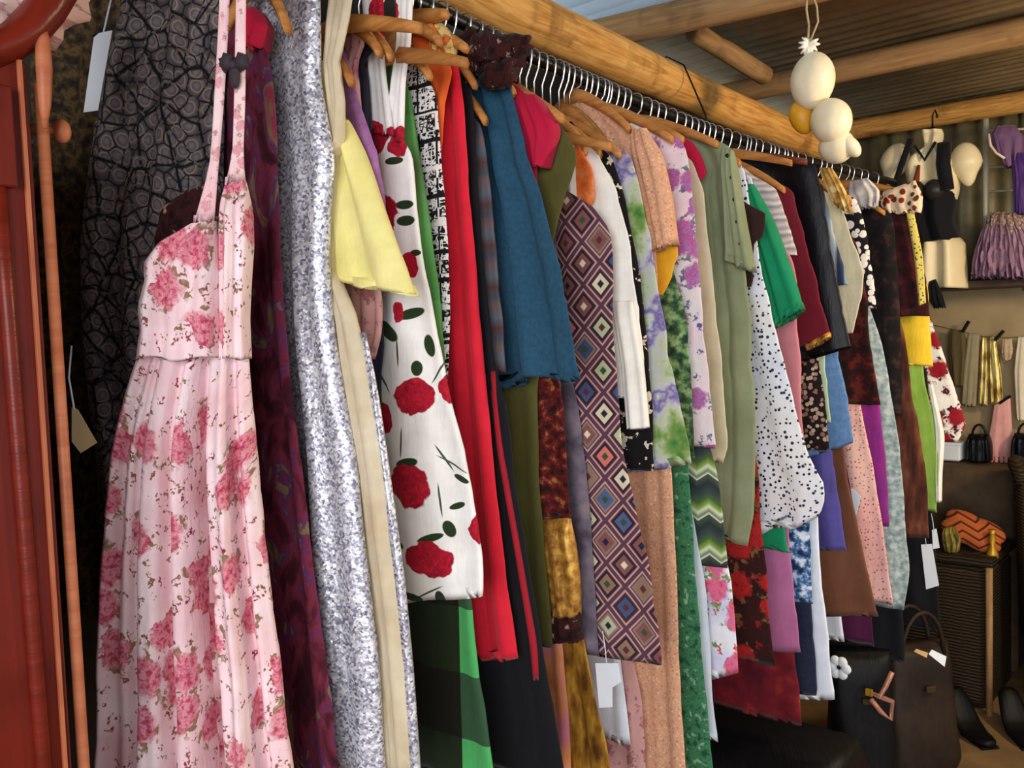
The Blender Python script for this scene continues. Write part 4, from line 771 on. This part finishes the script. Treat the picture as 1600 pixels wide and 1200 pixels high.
for (cx_, cy_) in ((1469, 300), (1440, 302)):
    b = MB(); b.ell(MP.pt(*MP.uv(cx_, cy_), .085), (.038, .035, .042), 18, 12); b.build('cup', solid('grey_satin', '#2c2a26', .35, 0), vt)
b = MB(); b.tube([MP.pt(*MP.uv(1446, 262), .085), MP.pt(*MP.uv(1443, 285), .09), MP.pt(*MP.uv(1440, 302), .095)], [.006, .012, .010], 8); o = b.build('tie', solid('rust_ribbon', '#8a3a1c'), vt)
drape('black_scarf_end', 'small black cloth hanging below the mannequin hips', F['black'], 3.75, [(1452, 440), (1450, 465), (1460, 482)], [(1462, 436), (1472, 460), (1478, 480)], 'cloth')

# ------------------------------------------------------------------ wire rack, purple costume and tutu
RP = YP(YW-.20)
wr = empty('wire_rack', RP.pt(*RP.uv(1542, 440)), 'pale metal display rack on the ledge of the far wall', 'rack'); M_pale = plain('pale_painted_metal', '#b8b09c', .5, .2)
for p_ in (1540, 1640):
    b = MB(); b.tube([RP.pt(*RP.uv(p_, 186)), RP.pt(*RP.uv(p_, 441))], .012, 8); b.build('upright', M_pale, wr)
for py_ in (205, 262, 300, 345):
    b = MB(); b.tube([RP.pt(*RP.uv(1536, py_)), RP.pt(*RP.uv(1644, py_-6))], .005, 8); b.build('rung', M_pale, wr)
M_pur = solid('purple_satin', '#6a4a6c', .5, .2, 0, True, '#7f5c80'); M_vio = solid('violet_ribbon_cloth', '#3f2360', .5, .3, 0, True, '#52307a')
TP = YP(YW-.30)
cs = empty('fairy_bodice', TP.pt(*TP.uv(1570, 200)), 'dusty purple costume bodice hanging on the wire rack', 'costume')
loft('bodice', M_pur, cs, TP, px(TP, [(1556, 198), (1549, 215), (1556, 238), (1572, 262)]), px(TP, [(1586, 196), (1600, 215), (1598, 240), (1592, 262)]), b=.04, nf=3, amp=.006, n=18, nr=32)
b = MB(); b.tube([TP.pt(*TP.uv(*p), .05) for p in ((1550, 212), (1553, 230), (1562, 242), (1575, 250))], .005, 6); b.build('pearl_trim', plain('pearl_trim', '#e0c8b8', .3), cs)
drape('violet_ribbons', 'dark violet ribbon bunch hanging below the purple bodice', M_vio, YW-.33, [(1580, 240), (1582, 280), (1584, 335)], [(1600, 238), (1612, 280), (1612, 335)], 'ribbon', amp=.012, nf=5)
tt = empty('tutu_skirt', TP.pt(*TP.uv(1565, 345)), 'mauve tulle tutu on the ledge under the wire rack', 'skirt')
M_tul = solid('mauve_tulle', '#8f6c80', .9, .5, 0, True, '#a88496', 30)
for i, (k, mt_, nm) in enumerate(((1, M_tul, 'tulle_layer'), (.86, solid('plum_tulle', '#5a3a58', .9, .4), 'tulle_layer'))):
    loft(nm, mt_, tt, TP, px(TP, [(1552, 342), (1536, 362), (1524, 395+i*6), (1518+i*4, 434)]), px(TP, [(1590, 342), (1612, 362), (1624, 395), (1632, 436)]), b=.085*k, nf=9, amp=.014, n=20, nr=110, hemwave=.008)
loft('waistband', blotch('sparkle_band', [(.3, '#6a5058'), (.6, '#a88a78'), (.85, '#d8c0a8')], 90, 2), tt, TP, px(TP, [(1548, 332), (1542, 352), (1538, 372)]), px(TP, [(1596, 332), (1606, 352), (1612, 370)]), b=.08, nf=4, amp=.006, n=10, nr=50)
b = MB(); za = H(1540, 445, 1, YW-.15).z; b.box((.2, YW-.15, za), (3.4, .30, .03)); tag(b.build('trim_1', plain('dark_ledge', '#4a3428', .6, 0, '#3a281e'), None, False), 'dark wooden ledge along the far wall', kind='structure')

# ------------------------------------------------------------------ line of stockings and gloves
LP = YP(YW-.06); lp = lambda p: LP.pt(*LP.uv(*p))
sl = tag(MB().tube([lp((1448, 506)), lp((1490, 515)), lp((1530, 525)), lp((1575, 528)), lp((1640, 522))], .002, 6).build('drying_line', plain('green_twine', '#5a5a3a', .8)), 'thin green twine strung along the beige board', 'twine')
def sock(name, label, mat, L, R, cat='stockings', **kw):
    q = px(LP, L); root = empty(name, LP.pt(*q[0]), label, cat); k = dict(b=.010, nf=2, amp=.004, n=18, nr=28, seed=L[0][0], off=.012); k.update(kw); loft('leg', mat, root, LP, q, px(LP, R), **k); return root
sock('olive_stockings', 'olive brown stockings pegged on the twine', solid('olive_nylon', '#5a4c2c', .6), [(1486, 514), (1484, 550), (1490, 602)], [(1508, 516), (1512, 550), (1508, 604)])
sock('grey_stockings', 'grey beige stockings pegged next to the olive pair', solid('grey_nylon', '#9a8c6c', .6), [(1514, 520), (1508, 570), (1504, 632)], [(1532, 522), (1530, 570), (1526, 636)])
r = sock('gold_stockings', 'shiny gold stockings hanging in the middle of the twine', blotch('gold_lame', [(.25, '#8a6a28'), (.55, '#d8c070'), (.8, '#f0e4a0')], 40, 3, (1, .3, 1), rough=.3, metal=.5), [(1535, 525), (1532, 580), (1530, 632)], [(1543, 526), (1546, 580), (1544, 634)])
loft('leg', r.children[0].data.materials[0], r, LP, px(LP, [(1548, 526), (1547, 580), (1550, 632)]), px(LP, [(1556, 526), (1566, 580), (1569, 630)]), b=.010, nf=2, amp=.004, n=18, nr=28, seed=2, off=.012)
sock('cream_stockings', 'cream stockings at the right end of the twine', solid('cream_nylon', '#e6d8bc', .6), [(1592, 526), (1586, 580), (1590, 655)], [(1612, 526), (1614, 580), (1612, 660)])
sock('flower_garter', 'small flowery garter on the twine beside the gold stockings', floral('garter_print', '#c8b090', ['#e0c8a0', '#b08070'], '#6a6a3a', 40), [(1568, 530), (1566, 550), (1570, 566)], [(1582, 529), (1584, 548), (1580, 562)], 'garter')
gl = sock('pink_gloves', 'pair of long pink gloves clipped below the stockings', solid('pink_jersey', '#e6a09a', .85, .2, 0, True, '#eeb0a8'), [(1556, 624), (1550, 660), (1545, 690), (1548, 714)], [(1580, 622), (1582, 660), (1584, 695), (1582, 714)], 'gloves', n=24)
for i, (fx, fl) in enumerate(((1551, 722), (1558, 727), (1566, 728), (1573, 726), (1580, 724))):
    b = MB(); b.tube([LP.pt(*LP.uv(fx, 706), .014), LP.pt(*LP.uv(fx+.5, 716), .018), LP.pt(*LP.uv(fx, fl), .016)], [.009, .0085, .005], 8); b.build('finger', gl.children[0].data.materials[0], gl)
for i, (p_, l_) in enumerate((((1511, 510), 'black peg over the olive stockings'), ((1563, 524), 'black peg beside the gold stockings'), ((1572, 624), 'black clip holding the pink gloves'))):
    pg = empty('clothes_peg', lp(p_), l_+' on the far wall', 'peg', 'pegs on the far wall')
    for s in (-1, 1):
        b = MB(); c = LP.pt(*LP.uv(*p_), .02+s*.006); b.box(c, (.011, .007, .05), 0, Matrix.Rotation(.5+.2*i, 3, 'Y')); b.build('jaw', M_black, pg, False)

# ------------------------------------------------------------------ wicker armchair, cushion and things on it
M_wick = NT('dark_wicker', .65, 0); wv = M_wick.n('ShaderNodeTexWave'); wv.inputs['Scale'].default_value = 26; wv.bands_direction = 'Z'; wv.inputs['Distortion'].default_value = 3; M_wick.l(M_wick.obj, wv.inputs[0])
M_wick.bump(wv.outputs[1], .6, .008); M_wick = M_wick.done(M_wick.ramp(wv.outputs[1], [(.2, '#21180e'), (.8, '#3c2e1e')]), False)
cb = H(1600, 1010, 2, 0.0)
cc = Vector((-.42, 3.76, 0)); ch = empty('wicker_armchair', cc, 'dark brown wicker armchair with a curved back, cut by the right edge', 'armchair')
def shell(r0, r1, zf0, zf1, th0, th1, n=40, thick=.03):
    b = MB(); vs = []; fs = []
    for i in range(n+1):
        th = th0+(th1-th0)*i/n; d_ = Vector((math.cos(th), math.sin(th), 0)); za_, zb_ = zf0(i/n), zf1(i/n)
        for (r_, z_) in ((r0, za_), (r1, zb_), (r1-thick*.5, zb_+.012), (r1-thick, zb_), (r0-thick, za_)): vs.append(cc+d_*r_+Vector((0, 0, z_)))
    for i in range(n):
        for k in range(5): fs.append([i*5+k, (i+1)*5+k, (i+1)*5+(k+1) % 5, i*5+(k+1) % 5])
    fs += [[0, 1, 2, 3, 4], [n*5+4, n*5+3, n*5+2, n*5+1, n*5]]; b.add(vs, fs); return b
back = lambda t: .56+.33*math.exp(-((t-.86)/.34)**2)
shell(.33, .355, lambda t: .28, back, math.radians(20), math.radians(215)).build('back_shell', M_wick, ch)
shell(.29, .33, lambda t: .02, lambda t: .36, 0, 2*math.pi, 56).build('apron', M_wick, ch)
b = MB(); b.ell(cc+Vector((0, 0, .36)), (.30, .30, .035), 32, 10); b.build('seat', M_wick, ch)
b = MB(); b.tube([cc+Vector((math.cos(t)*.35, math.sin(t)*.35, back((t-math.radians(20))/math.radians(195))+.01)) for t in [math.radians(20+195*i/30) for i in range(31)]], .022, 8); b.build('rim', M_wick, ch)
cu = empty('striped_cushion', cc+Vector((-.1, -.1, .4)), 'orange and brown zigzag striped cushion on the wicker armchair', 'cushion')
cm = chevron('orange_zigzag', [(0, '#b0562a'), (.35, '#bd6632'), (.45, '#3a1a12'), (.62, '#5a2416'), (.7, '#b0522a'), (1, '#c8642c')], .03, .11, .03)
CP = YP(3.62); q0 = CP.uv(1480, 800)
vs = []; b = MB()
b.ell(CP.pt(*CP.uv(1520, 830), 0), (.10, .04, .055), 36, 20, Matrix.Rotation(.35, 3, 'Y') @ Matrix.Rotation(-.5, 3, 'X'), lambda d: (max(abs(d.x), abs(d.z))**.0)*(1+.25*abs(d.x*d.z)*2)); b.build('cover', cm, cu)
gs = empty('gold_ornament', CP.pt(*CP.uv(1555, 860)), 'small gold candlestick beside the striped cushion', 'ornament'); M_gold = plain('old_gold', '#c89a2a', .4, .4, '#b08420')
b = MB(); c = lambda p: CP.pt(*CP.uv(*p), .05); b.tube([c((1556, 866)), c((1556, 860)), c((1556, 848)), c((1556, 838)), c((1556, 830)), c((1556, 824))], [.022, .02, .008, .012, .009, .014], 12); b.build('stem', M_gold, gs)
drape('olive_bundle', 'olive yellow cloth bundle left of the striped cushion', blotch('olive_yellow', [(.3, '#5a4a20'), (.6, '#8a7a34'), (.85, '#a89848')], 24, 3), 3.55, [(1474, 826), (1472, 842), (1478, 860)], [(1490, 822), (1500, 842), (1498, 862)], 'cloth', b=.03)
bx_ = empty('white_box', H(1490, 718, 1, YW-.12), 'small white box on the trunk left of the black handbag', 'box'); BP = YP(YW-.12)
b = MB(); u, z = BP.uv(1490, 705); b.box(BP.pt(u, z), (.075, .10, .07)); b.build('carton', M_card, bx_, False); b = MB(); b.box(BP.pt(u, z+.036), (.08, .105, .012)); b.build('lid', M_card, bx_, False)
# dark things piled behind the armchair, under the gloves
for i, (p_, lab) in enumerate(((1530, 'black handbag on the trunk left of the pink gloves'), (1602, 'black handbag at the right edge below the cream stockings'))):
    u, z0 = BP.uv(p_, 720); rx = .048; hb_ = empty('handbag', BP.pt(u, z0), lab, 'handbag', 'bags on the trunk'); mt_ = F['leather']
    loft('bag_body', mt_, hb_, BP, [(u-rx*.8, z0+.11), (u-rx, z0+.06), (u-rx*1.02, z0+.003)], [(u+rx*.8, z0+.11), (u+rx, z0+.06), (u+rx*1.02, z0+.003)], b=.05, nf=2, amp=.004, n=14, nr=32)
    b = MB(); b.tube([BP.pt(u+rx*.55*math.cos(t), z0+.10+.05*math.sin(t), 0) for t in [math.pi*k/10 for k in range(11)]], .005, 8); b.build('handle', M_black, hb_)
HT = CP.uv(1520, 858)[1]
hm = empty('wicker_hamper', (-.98, 3.68, 0), 'dark brown wicker hamper carrying the striped cushion', 'hamper')
MB().box((-1.0, 3.68, HT/2-.015), (.40, .36, HT-.03)).build('hamper_body', M_wick, hm, False); MB().box((-1.0, 3.68, HT-.015), (.42, .38, .03)).build('hamper_lid', M_wick, hm, False)
MB().tube([(-.8, 3.49, 0), (-.8, 3.49, HT-.03)], .012, 8).build('corner_cane', M_raft, hm)
bt = tag(MB().box((-1.08, YW-.12, BP.uv(1490, 720)[1]/2), (.56, .20, BP.uv(1490, 720)[1])).build('storage_trunk', plain('dark_trunk', '#5a4630', .7, 0, '#4a3824'), None, False), 'dark brown trunk against the far wall behind the wicker hamper', 'trunk')

# ------------------------------------------------------------------ bags and shoes on the floor under the far end of the rail
def floorpt(p_, py_): return H(p_, py_, 2, 0)
def bag(name, label, c, wx, wy_, h, rz, mat, handle=True, cat='handbag', slump=.8, parts=()):
    root = empty(name, c, label, cat); b = MB(); R_ = Matrix.Rotation(rz, 3, 'Z'); vs = []; fs = []; n, m = 30, 16
    for j in range(m+1):
        t = j/m; k = (1-(1-min(1, t*6))**2*.25)*(1-(1-slump)*t); zz = h*t*(1)
        for i in range(n):
            th = 2*math.pi*i/n; x = sgnp(math.cos(th), .55)*wx/2*k; y = sgnp(math.sin(th), .55)*wy_/2*(k if t < .9 else k*(1-3*(t-.9)))*(1-.45*t)
            w_ = 1+.05*mnoise.noise((x*14+c[0]*9, y*14, zz*10+rz)); vs.append(R_ @ Vector((x*w_, y*w_, zz-(.03*(x/wx*2)**2*t)*-1))+Vector(c))
    for j in range(m):
        for i in range(n): fs.append([j*n+i, j*n+(i+1) % n, (j+1)*n+(i+1) % n, (j+1)*n+i])
    fs += [list(range(n-1, -1, -1)), [m*n+i for i in range(n)]]; b.add(vs, fs); b.build('bag_body', mat, root)
    if handle:
        for s in (-1, 1):
            b = MB(); b.tube([R_ @ Vector((wx*.28*math.cos(t), s*wy_*.18, h-.02+h*.35*math.sin(t)))+Vector(c) for t in [math.pi*k/12 for k in range(13)]], .007, 8); b.build('handle', mat, root)
    b = MB(); b.box(R_ @ Vector((0, -wy_*.36, h*.72))+Vector(c), (wx*.12, .010, .018), rz); b.build('clasp', M_bronze, root, False)
    return root
M_bronze = plain('dull_bronze', '#4a3a22', .5, .5)
M_bk = solid('black_bag_leather', '#0c0b0d', .5, 0); M_bb = solid('dark_brown_bag_leather', '#241a14', .5, 0, 0, True, '#33261c')
f1 = floorpt(1345, 1230); f2 = floorpt(1432, 1200)
b1 = bag('black_bucket_bag', 'tall black bucket bag with a white flower under the rail', f1, .20, .20, .42, .6, M_bk, False, 'handbag', .85)
for i in range(6):
    a_ = i/6*6.28; b = MB(); b.ell(Vector(f1)+Vector((-.03+.022*math.cos(a_), -.09, .40+.022*math.sin(a_))), (.016, .008, .016), 10, 8); b.build('flower_petal', M_card, b1)
b2 = bag('brown_leather_bag', 'slouchy dark brown leather bag with white tags on the floor', f2, .26, .20, .40, .9, M_bb, True, 'handbag', .8)
FPn = Plane((f2.x+.1, f2.y-.16), (RT.x, RT.y))
tagcard('square white tag on the dark brown leather bag', FPn, [(1451, 1022), (1456, 1015), (1479, 1026), (1476, 1042)], M_card, .0, False)
tagcard('small tan tag beside the square white tag on the brown bag', FPn, [(1428, 1018), (1432, 1014), (1450, 1020), (1448, 1028)], M_tan, .0, False)
st = empty('strap_belt', H(1375, 1090, 1, f1.y+.02), 'rose gold strap looped in a triangle between the two floor bags', 'belt'); SP = Plane((f1.x+.12, f1.y-.02), (RT.x, RT.y)); M_rg = plain('rose_gold_leather', '#b8826e', .4, .2, '#a06a58')
b = MB(); sp = [SP.pt(*SP.uv(*p)) for p in ((1394, 1050), (1384, 1072), (1374, 1090), (1358, 1082), (1394, 1096), (1392, 1124), (1376, 1112), (1360, 1092))]; b.tube(sp, .008, 8); b.build('strap', M_rg, st)
b = MB(); b.box(sp[3], (.02, .01, .02)); b.build('buckle', M_gold, st, False)
def shoe(label, c, rz, L=.24):
    root = empty('high_heel_shoe', c, label, 'shoe', 'black shoes on the floor'); R_ = Matrix.Rotation(rz, 3, 'Z'); T = lambda x, y, z: R_ @ Vector((x, y, z))+Vector(c)
    vs = []; fs = []; n, m = 14, 16; b = MB()
    for j in range(m+1):
        t = j/m; w_ = .036*(.55+.75*math.sin(math.pi*min(1, .15+t*.8))**.8)*(1 if t < .9 else 1-4*(t-.9)); zb_ = .075*max(0, 1-t*1.7)**1.3; hh = (.06 if t < .12 else .06-.035*min(1, (t-.12)*4))
        for i in range(n):
            th = 2*math.pi*i/n; vs.append(T(t*L, math.cos(th)*w_, zb_+.006+hh*.5+math.sin(th)*hh*.5))
    for j in range(m):
        for i in range(n): fs.append([j*n+i, j*n+(i+1) % n, (j+1)*n+(i+1) % n, (j+1)*n+i])
    fs += [list(range(n-1, -1, -1)), [m*n+i for i in range(n)]]; b.add(vs, fs); b.build('upper', M_bk, root)
    b = MB(); b.tube([T(.02, 0, .085), T(.012, 0, .04), T(.014, 0, 0)], [.018, .009, .007], 8); b.build('heel', M_bk, root)
    b = MB(); b.box(T(L*.68, 0, .004), (L*.6, .062, .008), rz); b.build('sole', M_bk, root, False)
s1 = floorpt(1500, 1145); s2 = floorpt(1535, 1150)
shoe('black high heeled shoe next to the brown leather bag', (s1.x-.03, s1.y+.06, 0), -.75, .2); shoe('black high heeled shoe farthest right on the floor', (s2.x+.05, s2.y+.14, 0), -1.0, .2)
b3 = bag('black_shoulder_bag', 'soft black shoulder bag standing behind the high heeled shoes', floorpt(1490, 1105)+Vector((-.10, -.06, 0)), .18, .08, .16, .2, M_bk, True, 'handbag', .7)
b4 = bag('black_duffel_bag', 'large black duffel bag lying under the middle of the rail', Vector((-.98, 2.08, 0)), .46, .62, .40, 0, M_bk, False, 'duffel bag', .9)
